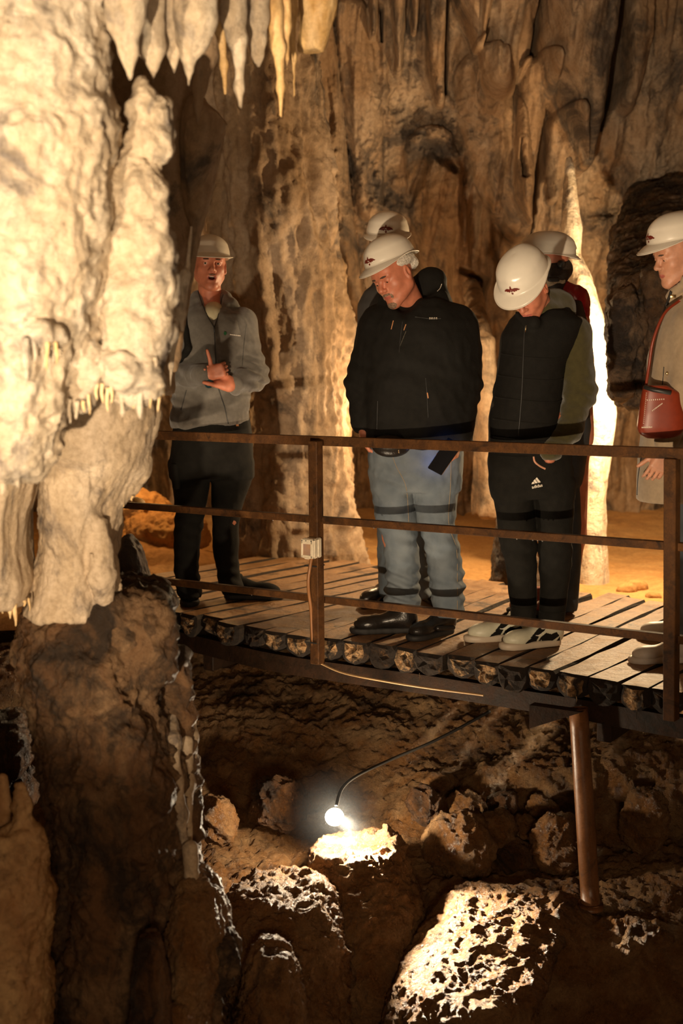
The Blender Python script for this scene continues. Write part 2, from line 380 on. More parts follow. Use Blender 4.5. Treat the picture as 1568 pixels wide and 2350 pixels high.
def back_wall():
    xs = np.arange(-3.4, 3.6, .0085); zs = np.arange(-.6, 4.2, .0085)
    X, Z = np.meshgrid(xs, zs, indexing='ij'); x, z = X.ravel(), Z.ravel()
    p = np.stack([x, np.zeros_like(x), z], 1)
    y = 10.5-.33*np.clip(z-1.0, -1, 4)-.05*np.clip(z-1, 0, 4)**2
    wx = x+.10*fbm(p, .9, 3, seed=3)+.03*fbm(p, 3, 2, seed=5)
    pw = np.stack([wx, np.zeros_like(x), z*.14], 1)
    flut = fbm(pw, 3.2, 3, seed=1, ridge=True); fine = fbm(pw, 9, 3, seed=2, ridge=True)
    rough = fbm(p, 2.6, 6, gain=.58, seed=9); crag = fbm(p+.2*rough[:, None], 5, 4, gain=.6, seed=11, ridge=True)
    # craggy zones against fluted drapery zones
    rz = np.zeros_like(x)
    for (a, b, sx, sy, k) in ((1010, 300, 120, 90, 1.), (860, 430, 110, 110, .9), (1480, 480, 130, 150, 1.), (680, 420, 60, 120, .9), (1480, 200, 120, 120, .35), (900, 250, 90, 60, .6), (1480, 700, 120, 90, .8)):
        cx, cz = wxz(a, b); rz = np.maximum(rz, k*bump2(x, z, cx, cz, sx*.00303, sy*.00303))
    y += -(.20*flut+.07*fine)*(1-.75*rz)-.10*rough-rz*(.16*crag+.10*rough)
    # bulging lobes and draperies: (points with half width in photo pixels, height in m)
    def lobe(pts, h, e=2.):
        nonlocal y
        q = seg(x, z, pts); y = y-h*np.sqrt(np.clip(1-np.minimum(q, 1)**e, 0, 1))
    lobe([(1285, -120, 95), (1280, 60, 90), (1290, 200, 74), (1305, 300, 44), (1310, 400, 14)], .80)
    lobe([(1135, -100, 72), (1140, 60, 66), (1135, 150, 62), (1125, 215, 42)], .36)
    lobe([(1090, 210, 60), (1120, 300, 70), (1150, 420, 62), (1190, 520, 40)], .24)
    lobe([(1040, -60, 60), (1062, 60, 38), (1072, 160, 8)], .5)
    lobe([(720, 120, 48), (745, 300, 46), (790, 560, 30), (830, 760, 22)], .38)
    lobe([(805, 80, 36), (835, 300, 42), (850, 480, 30)], .22)
    lobe([(1420, -60, 34), (1425, 120, 34), (1410, 260, 22)], .25)
    lobe([(1205, 200, 36), (1200, 330, 34), (1190, 460, 22), (1200, 520, 8)], .34)
    lobe([(1265, 310, 30), (1275, 400, 30), (1262, 460, 12)], .30)
    lobe([(985, 360, 60), (1010, 520, 66), (1040, 700, 50), (1060, 860, 40)], .20)
    lobe([(905, 20, 20), (908, 190, 8)], .34); lobe([(850, -20, 16), (852, 130, 6)], .34); lobe([(938, -20, 16), (939, 120, 6)], .34)
    lobe([(985, 0, 24), (990, 180, 20), (1000, 260, 10)], .28)
    lobe([(1520, -30, 14), (1526, 135, 5)], .25)
    # dark crevice and slots
    def slot(pts, h):
        nonlocal y
        q = seg(x, z, pts); y = y+h*np.clip(1.15-q, 0, 1)
    slot([(1384, -60, 8), (1378, 70, 22), (1375, 200, 30), (1362, 300, 10)], 1.5)
    slot([(1200, -20, 10), (1203, 110, 9), (1196, 160, 3)], .6)
    slot([(1236, 290, 3), (1236, 340, 11), (1228, 470, 8), (1222, 560, 5)], .45)
    slot([(1178, 340, 3), (1184, 420, 6)], .3)
    slot([(1015, 230, 5), (1010, 120, 5), (1008, 20, 5)], .3)
    slot([(870, 60, 5), (872, 130, 3)], .3); slot([(940, 470, 8), (980, 345, 22), (1040, 400, 8)], .12)
    slot([(1060, 620, 8), (1120, 640, 10), (1100, 760, 6)], .2)
    V = np.stack([x, y, z], 1); Q = gridq(len(xs), len(zs))
    return mk('wall_back', V, Q, M['wall'])
tag(back_wall(), 'fluted beige cave wall of draperies and crevices behind the visitors', kind='structure')

def ceiling():
    xs = np.linspace(-4.5, 4.5, 150); ys = np.linspace(-5, 12, 240)
    X, Y = np.meshgrid(xs, ys, indexing='ij'); p = np.stack([X.ravel(), Y.ravel(), 0*X.ravel()], 1)
    z = 2.45+.12*np.clip(p[:, 1]-2, 0, 20)+.035*np.clip(p[:, 1]-5, 0, 9)**1.5+.16*fbm(p, 1.1, 5, seed=4)
    p[:, 2] = z; return mk('ceiling', p, gridq(len(xs), len(ys))[:, ::-1], M['wall'])
tag(ceiling(), 'rough rock ceiling of the cave', kind='structure')
def side(name, x0, sg):
    ys = np.arange(-5, 12, .05); zs = np.arange(-2.6, 4.8, .05)
    Y, Z = np.meshgrid(ys, zs, indexing='ij'); p = np.stack([0*Y.ravel()+x0, Y.ravel(), Z.ravel()], 1)
    p[:, 0] += sg*(.25*fbm(p, .7, 5, seed=6)+.1*fbm(p, 2.5, 4, ridge=True, sc=(1, 1, .3), seed=8))
    q = gridq(len(ys), len(zs)); return mk(name, p, q, M['wall'])
tag(side('wall_left', -3.2, 1), 'rough cave wall left of the column', kind='structure')
tag(side('wall_right', 3.95, -1), 'rough cave wall to the right', kind='structure')
def wall_behind():
    xs = np.arange(-4, 4, .08); zs = np.arange(-2.6, 4.8, .08)
    X, Z = np.meshgrid(xs, zs, indexing='ij'); p = np.stack([X.ravel(), 0*X.ravel()-4.2, Z.ravel()], 1)
    p[:, 1] += .3*fbm(p, .8, 4, seed=16); return mk('wall_front', p, gridq(len(xs), len(zs)), M['wall'])
tag(wall_behind(), 'cave wall behind the viewer', kind='structure')

def floor():
    xs = np.arange(-3.6, 3.6, .02); ys = np.arange(7.15, 11.2, .02)
    X, Y = np.meshgrid(xs, ys, indexing='ij'); p = np.stack([X.ravel(), Y.ravel(), 0*X.ravel()], 1)
    x, y = p[:, 0], p[:, 1]
    z = -.15+.04*fbm(p, .8, 4, seed=12)+.022*fbm(p, 5, 5, seed=13)+.08*np.clip(y-9.2, 0, 3)
    z += .10*np.exp(-((x+1.2)/.5)**2-((y-8.7)/.5)**2)*(1+fbm(p, 3, 4, ridge=True, seed=2))
    z -= .25*np.clip(7.3-y, 0, 1)
    p[:, 2] = z; return mk('floor', p, gridq(len(xs), len(ys)), M['sand'])
FL = tag(floor(), 'ochre sandy cave floor behind the boardwalk', kind='structure')

def terr(d, py): return P(784, py, d)[2]
def pit():
    xs = np.arange(-2.6, 2.8, .0095); ys = np.arange(3.2, 7.7, .0095)
    X, Y = np.meshgrid(xs, ys, indexing='ij'); x, y = X.ravel(), Y.ravel(); p = np.stack([x, y, 0*x], 1)
    prof_y = [3.2, 4.3, 4.9, 5.25, 5.6, 6.0, 6.3, 6.6, 6.95, 7.25, 7.6]
    prof_z = [-2.1, -1.62, -1.24, -1.06, -.94, -.90, -.74, -.56, -.42, -.30, -.24]
    z = np.interp(y+.10*fbm(p, 1.0, 3, seed=22), prof_y, prof_z)
    def B(px, py, d, sx, sy, h, a=0.):
        c = P(px, py, d); return h*bump2(x, y, c[0], c[1], sx, sy, a)
    z += B(1150, 2070, 5.15, .24, .24, .12)+B(1290, 2080, 5.35, .16, .14, .10)
    z -= B(860, 2140, 5.12, .20, .34, .42)                                       # dark trench
    z += B(1500, 2100, 5.2, .3, .16, .14)-B(1400, 2260, 4.85, .30, .20, .24)
    z += B(700, 2300, 4.55, .2, .2, .22)
    z += B(1130, 1800, 6.2, .40, .15, .12)+B(1450, 1760, 6.3, .4, .2, .15)
    r1 = fbm(p, 3.2, 5, gain=.6, seed=23); r2 = fbm(np.stack([x, y, z], 1)+.08*r1[:, None], 12, 4, gain=.62, ridge=True, seed=24)
    r3 = fbm(np.stack([x, y, z], 1), 26, 3, gain=.6, seed=25)
    z += .07*r1+.027*r2+.022*r3
    y2 = y+.05*fbm(np.stack([x, y, z*1.], 1), 7, 3, seed=26)
    return mk('floor_pit', np.stack([x, y2, z], 1), gridq(len(xs), len(ys)), M['crust'])
PIT = tag(pit(), 'crusted wet brown rock slope in the pit below the boardwalk', kind='structure')

# ---------------------------------------------------------------- rock formations
def rocksdf(name, prims, h, material, amp=.03, freq=5, stretch=.4, fl=.0, label=None, cat=None, kind=None, seed=0, crag=0., sm=1, group=None, parent=None):
    V, Q = sdf_mesh(prims, h, sm)
    def fn(v):
        d = amp*fbm(v, freq, 5, gain=.58, sc=(1, 1, stretch), seed=seed)
        if fl: d = d+fl*(fbm(v, freq*1.6, 3, ridge=True, sc=(1, 1, .16), seed=seed+1)-.25)
        if crag:
            n_ = fbm(v, freq*1.3, 2, seed=seed+6); w = v+.05*n_[:, None]
            d = d+crag*(fbm(w, freq*2.2, 4, gain=.6, ridge=True, seed=seed+2)-.45)+.45*crag*fbm(w, freq*5.5, 2, ridge=True, seed=seed+9)*np.clip(.6+1.5*n_, 0, 1.5)
        return d
    V = disp(V, Q, fn)
    return tag(mk(name, V, Q, material, parent), label, cat, group, kind)
def cp(a, b, k=.05, s=1.):
    """capsule between photo points (px, py, depth, radius in px)"""
    return cap(P(*a[:3]), P(*b[:3]), a[3]*a[2]/F, b[3]*b[2]/F, k, ax=(0, 1, 0) if s != 1 else None, s=s)
def chain(pts, k=.05, s=1.): return [cp(a, b, k, s) for a, b in zip(pts[:-1], pts[1:])]
def sub(prims): return [(f, l, u, k, 's') for f, l, u, k, _ in prims]

# foreground column, upper creamy mass with its drip fringes (out of focus, nearest thing)
D = 3.55
up = []
up += chain([(80, -260, D, 140), (95, -60, D, 130), (88, 150, D, 138), (85, 330, D, 158), (98, 470, D, 140), (60, 620, D, 150), (40, 760, D, 140), (20, 900, D-.05, 115), (20, 1010, D-.05, 95)], .06)
up += chain([(-120, 300, D, 160), (-130, 700, D, 160), (-110, 1000, D, 120)], .06)
up += chain([(180, 480, D+.02, 34), (185, 640, D+.02, 30), (180, 760, D, 30), (190, 850, D, 42), (185, 915, D, 28)], .02)
up += chain([(232, 560, D+.03, 26), (225, 680, D+.03, 24), (222, 760, D+.03, 22)], .02)
up += chain([(325, 190, D+.1, 12), (335, 250, D+.08, 26), (355, 270, D+.08, 24), (345, 330, D+.08, 40), (310, 390, D+.08, 34), (318, 440, D+.06, 52), (320, 560, D+.06, 62), (315, 660, D+.06, 66), (318, 760, D+.05, 66), (312, 830, D+.04, 58), (300, 880, D+.04, 52)], .03)
up += chain([(375, 240, D+.1, 12), (378, 300, D+.1, 14), (374, 335, D+.1, 12)], .015)
up += chain([(240, 815, D+.02, 18), (290, 860, D-.04, 34), (345, 880, D, 30), (372, 890, D+.02, 14)], .02)
up += chain([(45, 770, D-.16, 14), (90, 765, D-.17, 16), (130, 775, D-.14, 14)], .02)
up += chain([(60, 1000, D, 60), (58, 1050, D, 45)], .03)
up += sub([cap(P(262, 700, D-.12), P(248, 800, D-.12), .018, .022, .02), cap(P(255, 490, D-.14), P(256, 545, D-.12), .02, .014, .02)])
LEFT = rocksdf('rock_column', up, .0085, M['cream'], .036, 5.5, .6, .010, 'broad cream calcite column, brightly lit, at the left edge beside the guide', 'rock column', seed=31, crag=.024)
def drip(px, y0, y1, w, d, parent, material, name='drip', bulge=0., n=9):
    ts = np.linspace(0, 1, 12); pts = [P(px+1.5*math.sin(5*t+px), y0+(y1-y0)*t, d) for t in ts]
    r = np.array([(w*(1-t)**.55*.5+.12*w)*d/F*(1+.12*math.sin(9*t+px)) for t in ts])
    if bulge: r += bulge*d/F*np.exp(-((ts-.8)/.13)**2)
    V, Q = tube(pts, r, n); return mk(name, V, Q, material, parent)
for (px, y0, y1, w, d) in ((60, 775, 880, 16, D-.2), (80, 780, 830, 9, D-.2), (108, 785, 850, 8, D-.19), (130, 785, 835, 8, D-.17), (152, 930, 968, 12, D-.03),
                           (160, 915, 972, 9, D-.05), (176, 920, 962, 10, D-.05), (192, 920, 946, 8, D-.05), (205, 905, 952, 6, D-.04), (222, 880, 918, 7, D-.03), (235, 880, 925, 8, D-.03),
                           (247, 890, 945, 8, D-.02), (256, 885, 925, 7, D-.02), (306, 905, 938, 7, D), (346, 895, 938, 7, D),
                           (364, 885, 945, 8, D+.02), (374, 880, 908, 8, D+.02), (357, 820, 850, 9, D-.02), (335, 818, 845, 6, D-.02), (20, 1060, 1110, 40, D-.05), (75, 1060, 1105, 46, D-.03), (5, 1090, 1135, 20, D-.05), (40, 1080, 1120, 16, D-.1)):
    drip(px, y0, y1, w, d, LEFT, M['honey'] if w < 9 else M['cream'])
drip(280, 900, 958, 9, D-.01, LEFT, M['cream'], bulge=5); drip(322, 880, 962, 16, D-.02, LEFT, M['cream'], bulge=1)

# lower, deeper column in softer light, grading into its dark foot
d = 4.35
lo_ = [loft([(860, 130, 350, d, .22), (950, 120, 368, d, .22), (1000, 100, 352, d, .2), (1060, 95, 335, d, .2), (1110, 92, 300, d, .2), (1160, 96, 280, d, .2), (1250, 100, 268, d, .2), (1330, 85, 262, d, .2), (1400, 62, 255, d, .22)], .05)]
lo_ += chain([(290, 1090, d-.02, 34), (300, 1075, d-.02, 36), (285, 1120, d-.02, 24)], .03)
lo_ += chain([(225, 1200, d-.16, 22), (235, 1320, d-.16, 26), (240, 1370, d-.14, 18)], .02)+chain([(150, 1000, d-.16, 40), (170, 1130, d-.16, 44), (150, 1240, d-.16, 36)], .04)
lo_ += chain([(262, 1290, d-.04, 12), (255, 1350, d-.04, 18), (248, 1390, d-.04, 14)], .02)
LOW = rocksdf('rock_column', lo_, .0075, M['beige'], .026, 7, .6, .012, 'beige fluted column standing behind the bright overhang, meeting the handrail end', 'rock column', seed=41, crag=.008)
for (px, y0, y1, w) in ((284, 1140, 1163, 8), (303, 1138, 1150, 5), (212, 1270, 1300, 10), (174, 1255, 1288, 14), (280, 1030, 1052, 12), (190, 1030, 1060, 9)):
    drip(px, y0, y1, w, 4.35-.19 if px < 260 else d-.05, LOW, M['honey'] if px > 250 and w < 10 else M['beige'])
d = 4.25
el = [loft([(1020, -80, 85, d, .2), (1100, -80, 90, d, .2), (1180, -80, 66, d, .2), (1270, -80, 64, d, .2), (1330, -80, 80, d, .18), (1382, -80, 62, d, .15)], .05)]
EL = rocksdf('hanging_rock', el, .0085, M['beige'], .02, 7, .5, .008, 'hanging beige rock at the left edge with small straws under its bottom', 'rock', seed=43)
for (px, y0, y1, w) in ((7, 1380, 1408, 8), (22, 1380, 1420, 8), (26, 1385, 1412, 7), (35, 1385, 1437, 10), (56, 1378, 1392, 7), (67, 1372, 1402, 5)): drip(px, y0, y1, w, d-.1, EL, M['honey'])

d = 4.5
ft = [loft([(1360, 80, 380, d, .3), (1400, 60, 388, d, .34), (1470, 38, 392, d, .36), (1560, 60, 400, d, .38), (1680, 90, 430, d, .4), (1800, 108, 452, d, .42), (1940, 128, 448, d, .42), (2060, 118, 470, d, .46), (2200, 110, 500, d, .5), (2420, 100, 520, d, .55)], .06)]
ft += chain([(405, 1520, d-.05, 34), (415, 1640, d-.08, 30), (420, 1800, d-.1, 34), (430, 1900, d-.1, 22)], .03)
ft += chain([(440, 2060, d-.2, 55), (470, 2180, d-.25, 60), (440, 2320, d-.25, 50)], .08)
ft += chain([(240, 1420, d-.22, 60), (330, 1440, d-.2, 52), (350, 1520, d-.22, 45)], .06)+chain([(210, 1560, d-.3, 60), (260, 1700, d-.34, 60), (320, 1820, d-.34, 50), (300, 1950, d-.34, 40)], .08)
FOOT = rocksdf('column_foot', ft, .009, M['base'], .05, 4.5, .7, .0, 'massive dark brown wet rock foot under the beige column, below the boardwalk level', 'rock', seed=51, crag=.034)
rocksdf('mineral_curtain', chain([(390, 1560, d+.05, 12), (400, 1700, d-.2, 15), (404, 1790, d-.22, 13), (414, 1870, d-.22, 13), (424, 1935, d-.22, 9)], .03)+chain([(420, 1620, d+.05, 12), (426, 1700, d-.12, 14), (430, 1800, d-.16, 14), (434, 1925, d-.16, 9)], .03)+chain([(425, 1600, d+.05, 12), (440, 1690, d-.08, 13), (447, 1800, d-.1, 12), (446, 1925, d-.1, 9)], .03),
        .006, M['beige'], .014, 14, .3, .006, label='narrow pale mineral curtain on the right edge of the dark rock foot', cat='mineral curtain', seed=52)
# knob stalagmite on a sparkling mound
rocksdf('stalagmite', chain([(436, 1948, 4.25, 19), (438, 1975, 4.25, 15), (440, 2010, 4.25, 20)], .02), .006, M['beige'], .006, 12, 1, label='short knob stalagmite standing on the crusted mound left of the lamp', cat='stalagmite', seed=53)
rocksdf('crusted_mound', [loft([(1995, 415, 462, 4.3, .07), (2030, 395, 500, 4.3, .16), (2100, 380, 530, 4.3, .22), (2170, 380, 530, 4.3, .26), (2250, 380, 505, 4.3, .28), (2420, 370, 480, 4.3, .3)], .05)], .008, M['crust'], .03, 9, 1, label='rounded sparkling crusted mound under the knob stalagmite', cat='rock', seed=54, crag=.016)
rocksdf('stalagmite', [loft([(2150, 320, 368, 4.0, .06), (2190, 310, 380, 4.0, .1), (2260, 305, 392, 4.0, .12), (2420, 290, 400, 4.0, .15)], .03)], .008, M['mud'], .02, 9, 1, label='low brown stalagmite stump in front of the dark rock foot', cat='stalagmite', seed=55, crag=.01)
rocksdf('stalagmite', [loft([(2300, 395, 435, 4.05, .05), (2340, 385, 442, 4.05, .08), (2420, 380, 445, 4.05, .08)], .03)], .008, M['crust'], .015, 10, 1, label='small crusted stump at the bottom, right of the brown stump', cat='stalagmite', seed=56, crag=.01)
# bottom left stalagmite group
d = 3.9
sg = chain([(48, 1808, d, 12), (50, 1850, d, 15), (52, 1900, d, 19), (62, 1940, d, 34)], .02)
sg += [loft([(1905, -60, 85, d+.02, .08), (1950, -70, 108, d+.02, .1), (2010, -80, 108, d+.02, .13), (2050, -80, 128, d+.02, .14), (2120, -80, 122, d+.02, .15), (2200, -80, 108, d+.02, .16), (2260, -80, 122, d+.02, .16), (2420, -80, 112, d+.02, .18)], .04)]
rocksdf('stalagmite', sg, .007, M['hbrown'], .012, 8, .7, .004, 'tall honey brown stalagmite with a finger-like tip in the bottom left corner', 'stalagmite', seed=57, crag=.018)
rocksdf('stalagmite', chain([(5, 1788, d+.02, 15), (8, 1850, d+.02, 17), (4, 1900, d+.05, 20)], .02), .006, M['hbrown'], .006, 10, .7, label='smooth stubby stalagmite cut by the left edge, left of the finger-like one', cat='stalagmite', seed=58)
rocksdf('boulder', [ell(P(30, 1740, 5.2), (.13, .15, .2))], .01, M['mud'], .04, 6, 1, label='dark brown boulder behind the finger-like stalagmite', cat='boulder', seed=59, crag=.02)
rocksdf('boulder', [ell(P(20, 1590, 6.3), (.22, .2, .18))], .012, M['crust'], .05, 6, 1, label='ochre crusted boulder at the left edge under the hanging rock', cat='boulder', seed=60, crag=.02)
# grey rock between column and boardwalk
rocksdf('pointed_rock', [loft([(1230, 285, 300, 5.0, .05), (1260, 272, 322, 5.0, .1), (1310, 262, 335, 5.0, .14), (1370, 255, 362, 5.0, .16), (1430, 250, 395, 5.0, .18)], .03)], .008, M['darkrock'], .02, 7, .4, .01, 'grey pointed rock leaning beside the beige column at the lower rail end', 'rock', seed=61)
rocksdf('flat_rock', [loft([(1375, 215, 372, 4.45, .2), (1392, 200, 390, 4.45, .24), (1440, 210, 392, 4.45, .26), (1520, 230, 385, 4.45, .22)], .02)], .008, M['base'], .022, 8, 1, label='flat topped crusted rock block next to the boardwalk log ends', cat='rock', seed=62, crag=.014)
rocksdf('stone', [ell(P(285, 1383, 4.3), (.035, .04, .016))], .005, M['beige'], .006, 15, 1, label='small flat pale stone lying at the foot of the column', cat='stone', seed=63)

# draperies and leaf rock behind the bright column
rocksdf('flowstone_curtain', [loft([(-160, 200, 520, 4.9, .10), (60, 220, 500, 4.9, .12), (250, 235, 460, 4.9, .1), (420, 250, 440, 4.9, .1), (600, 270, 440, 4.9, .1), (760, 290, 412, 4.9, .08), (900, 300, 392, 4.9, .05)], .03)], .010, M['lobe'], .03, 4, .4, .022, 'shaded brown flowstone curtain hanging behind the bright column', 'flowstone curtain', seed=71)
LEAF = rocksdf('rock_leaf', [loft([(225, 432, 462, 4.6, .05), (260, 420, 500, 4.6, .09), (285, 417, 516, 4.6, .11), (330, 418, 508, 4.6, .11), (400, 421, 492, 4.6, .10), (470, 428, 476, 4.6, .07), (520, 436, 466, 4.6, .04), (600, 433, 452, 4.6, .02), (700, 418, 434, 4.6, .016), (780, 405, 420, 4.6, .014), (850, 395, 402, 4.6, .01)], .02)], .0065, M['lobe'], .018, 9, .5, .012, 'dark angular rock leaf hanging just above the guide, thinning to a blade', 'rock', seed=72)
rocksdf('fringe', chain([(425, 630, 4.1, 14), (412, 690, 4.1, 16), (416, 720, 4.1, 10), (418, 758, 4.1, 3)], .012)+chain([(405, 700, 4.12, 10), (398, 780, 4.12, 8), (393, 840, 4.12, 5), (391, 888, 4.12, 2.5)], .012)+chain([(440, 520, 4.15, 4), (428, 640, 4.12, 7)], .01), .005, M['cream'], .006, 12, .5,
        seed=73, parent=LEAF)
# cluster of stalactites at the top
TOPS = [  # tip x, y ; root half width, root y ; mid points (x, y, r)
 ([(292, -140, 66), (287, 40, 42), (294, 120, 20), (299, 180, 5)], 3.5, 'cream', 'wide cream stalactite with a single tip, first from the left at the top'),
 ([(345, -140, 40), (345, 70, 26), (348, 110, 29), (352, 150, 12), (352, 190, 3)], 3.7, 'cream', 'cream stalactite flaring like an arrowhead, second from the left at the top'),
 ([(395, -140, 40), (396, 70, 26), (399, 120, 13), (400, 166, 4)], 3.76, 'cream', 'short cream stalactite, third from the left at the top'),
 ([(450, -140, 62), (448, 40, 46), (440, 90, 36), (432, 130, 14), (433, 160, 6), (434, 196, 3)], 3.74, 'cream', 'broad cream stalactite like a shield with a nipple tip, top centre-left'),
 ([(470, -100, 40), (468, 120, 30), (458, 200, 16), (454, 240, 9), (455, 286, 3)], 4.3, 'lobe', 'shaded brown stalactite behind the broad shield-like one'),
 ([(512, -140, 22), (508, 70, 14), (514, 150, 7), (517, 215, 3)], 4.2, 'honey', 'slender brown stalactite between the shield-like one and the knobbly one'),
 ([(540, -140, 34), (534, 30, 28), (545, 90, 22), (550, 130, 11), (549, 200, 8), (552, 246, 3)], 3.95, 'cream', 'long knobbly cream stalactite with a dark speckled stem'),
 ([(590, -140, 38), (587, 40, 26), (590, 90, 18), (592, 125, 10), (594, 153, 3)], 4.05, 'cream', 'short fat cream stalactite right of the knobbly one'),
 ([(622, -140, 24), (626, 30, 22), (640, 110, 13), (645, 200, 7), (645, 268, 3)], 4.1, 'honey', 'longest honey coloured stalactite of the top cluster'),
 ([(668, -140, 18), (668, 30, 13), (674, 130, 7), (675, 222, 3)], 4.25, 'honey', 'thin honey stalactite right beside the longest one'),
 ([(655, -140, 16), (657, 60, 11), (660, 160, 3)], 4.12, 'honey', 'small honey spike joined beside the longest stalactite')]
for i, (pts, dd, mm, lab) in enumerate(TOPS):
    rocksdf('stalactite', chain([(a, b, dd, r) for a, b, r in pts], .02), .0055, M[mm], .008, 12, .5, .003, lab, 'stalactite', seed=80+i, sm=2, group='stalactites of the top cluster')
dr = [loft([(-120, 688, 775, 4.4, .08), (20, 690, 772, 4.4, .07), (60, 692, 760, 4.4, .06), (117, 684, 742, 4.4, .04)], .01)]
dr += sub([cap(P(706, -20, 4.33), P(712, 108, 4.33), .012, .008, .01), cap(P(730, 40, 4.33), P(733, 108, 4.33), .008, .006, .01)])
rocksdf('drapery', dr, .006, M['honey'], .010, 10, .4, .006, 'honey orange drapery cut off flat at its bottom, right of the top stalactites', 'drapery', seed=95)

# tall fluted flowstone column behind the guide
fc = [loft([(-200, 470, 700, 8.75, .4), (60, 470, 705, 8.75, .4), (140, 480, 715, 8.75, .4), (300, 480, 730, 8.75, .42), (500, 500, 755, 8.75, .42), (650, 520, 780, 8.75, .42), (800, 540, 792, 8.75, .4), (1000, 560, 796, 8.75, .4), (1150, 560, 798, 8.75, .42), (1240, 545, 812, 8.75, .41), (1330, 530, 838, 8.75, .41)], .1)]
rocksdf('flowstone_column', fc, .016, M['lobe'], .07, 3.2, .5, .10, 'tall fluted flowstone column behind the guide, right behind the boardwalk', 'rock column', seed=101, crag=.035)
# slim streaked column between the older visitor and the young one
rocksdf('slim_column', [loft([(640, 1078, 1084, 9.7, .05), (690, 1072, 1106, 9.4, .1), (780, 1078, 1128, 9.0, .1), (900, 1092, 1140, 9.0, .1), (1050, 1095, 1140, 9.0, .12), (1180, 1090, 1150, 9.0, .14)], .05)], .014, M['wall'], .03, 6, .3, .04, 'slim streaked column seen between the goateed visitor and the young visitor', 'rock column', seed=102)
# bright column behind the red hood, lit from the side
bc = [loft([(360, 1299, 1312, 8.55, .04), (390, 1296, 1318, 8.5, .05), (450, 1292, 1324, 8.5, .07), (520, 1290, 1333, 8.5, .09), (580, 1298, 1330, 8.5, .08), (640, 1300, 1356, 8.5, .12), (700, 1300, 1374, 8.5, .16), (760, 1300, 1388, 8.5, .2), (850, 1305, 1396, 8.5, .22), (950, 1310, 1410, 8.5, .24), (1050, 1310, 1400, 8.5, .22), (1150, 1300, 1385, 8.5, .22), (1250, 1290, 1390, 8.5, .24), (1380, 1280, 1398, 8.5, .28)], .04)]
rocksdf('calcite_column', bc, .012, M['cream'], .025, 5, .5, .012, 'glowing white calcite column behind the red hood, widening to the floor', 'rock column', seed=103)
rocksdf('stalagmite', [loft([(1130, 1150, 1200, 7.9, .1), (1200, 1140, 1215, 7.9, .14), (1280, 1130, 1230, 7.9, .18), (1370, 1122, 1250, 7.9, .22)], .04)], .012, M['darkrock'], .03, 6, .7, label='dark stalagmite stump behind the young visitor\'s knees', cat='stalagmite', seed=104, crag=.02)
# dark hanging rock at the right
hr = [loft([(430, 1460, 1800, 9.9, .5), (520, 1425, 1760, 8.9, .6), (590, 1412, 1700, 7.9, .5), (640, 1405, 1700, 7.3, .36), (700, 1398, 1700, 7.2, .32), (780, 1402, 1700, 7.2, .3), (850, 1408, 1700, 7.2, .26), (905, 1412, 1660, 7.2, .2), (928, 1424, 1640, 7.2, .14)], .05)]
hr += chain([(1440, 700, 7.0, 34), (1430, 800, 7.0, 30), (1420, 890, 7.05, 26)], .03)+chain([(1520, 650, 6.95, 44), (1530, 760, 6.95, 34), (1500, 880, 7.0, 30)], .03)
rocksdf('hanging_rock', hr, .012, M['darkrock'], .035, 4, .6, .03, 'dark brown hanging rock mass behind the woman in the beige coat', 'rock', seed=105, crag=.03)
# stones on the sandy floor
for (px, py, dd, r, lab) in ((1462, 1332, 8.1, .055, 'orange stone on the sand right of the glowing column'), (1440, 1352, 8.0, .05, 'brown stone beside the orange stone on the sand'),
                             (1500, 1362, 7.8, .04, 'small ochre stone nearest the boardwalk edge at right'), (880, 1290, 8.2, .05, 'small brown stone at the boardwalk edge behind the goateed visitor'), (852, 1300, 8.15, .045, 'dark pebble left of the small brown stone')):
    rocksdf('stone', [ell(P(px, py, dd)*np.array([1, 1, 0])+np.array([0, 0, -.14]), (r*1.2, r, r*.8))], .008, M['sand'], .012, 14, 1, label=lab, cat='stone', seed=int(px), crag=.006)
rocksdf('rubble_heap', [ell(P(380, 1230, 9.0), (.26, .2, .16)), ell(P(330, 1200, 9.2), (.2, .2, .2))], .012, M['sand'], .06, 5, 1, label='heap of ochre rubble behind the guide\'s legs', cat='rubble', seed=106, crag=.04)
rocksdf('sill_rock', [ell(P(310, 1156, 6.9), (.05, .05, .03))], .006, M['honey'], .008, 10, 1, label='small rounded yellow stone near the middle rail end', cat='stone', seed=107)

# big rocks around the floodlight
rocksdf('ledge_rock', [loft([(1932, 735, 905, 5.58, .13), (1945, 712, 928, 5.56, .17), (1985, 705, 940, 5.53, .2), (2052, 730, 965, 5.47, .25), (2200, 735, 990, 5.4, .3), (2450, 730, 1010, 5.3, .35)], .04)]+chain([(885, 1900, 5.6, 10), (893, 1930, 5.58, 30)], .04), .008, M['crust'], .035, 7, 1,
        label='rock ledge right under the floodlight, its flat top brightly lit, front dark', cat='rock', seed=131, crag=.028)
rocksdf('low_rock', [loft([(2035, 545, 735, 5.22, .2), (2060, 515, 765, 5.2, .25), (2130, 505, 790, 5.15, .3), (2400, 520, 810, 5.0, .36)], .04)], .008, M['crust'], .045, 6, 1,
        label='low crusted rock between the knob stalagmite and the ledge, top lit', cat='rock', seed=132, crag=.034)
rocksdf('slope_rock', [loft([(2045, 1040, 1250, 5.42, .10), (2075, 1005, 1290, 5.36, .16), (2140, 955, 1300, 5.24, .22), (2230, 905, 1270, 5.08, .3), (2420, 850, 1190, 4.92, .36)], .05)], .008, M['crust'], .03, 6, 1,
        label='pale crusted slope rock glaring in the lamp beam at the bottom right', cat='rock', seed=133, crag=.022)
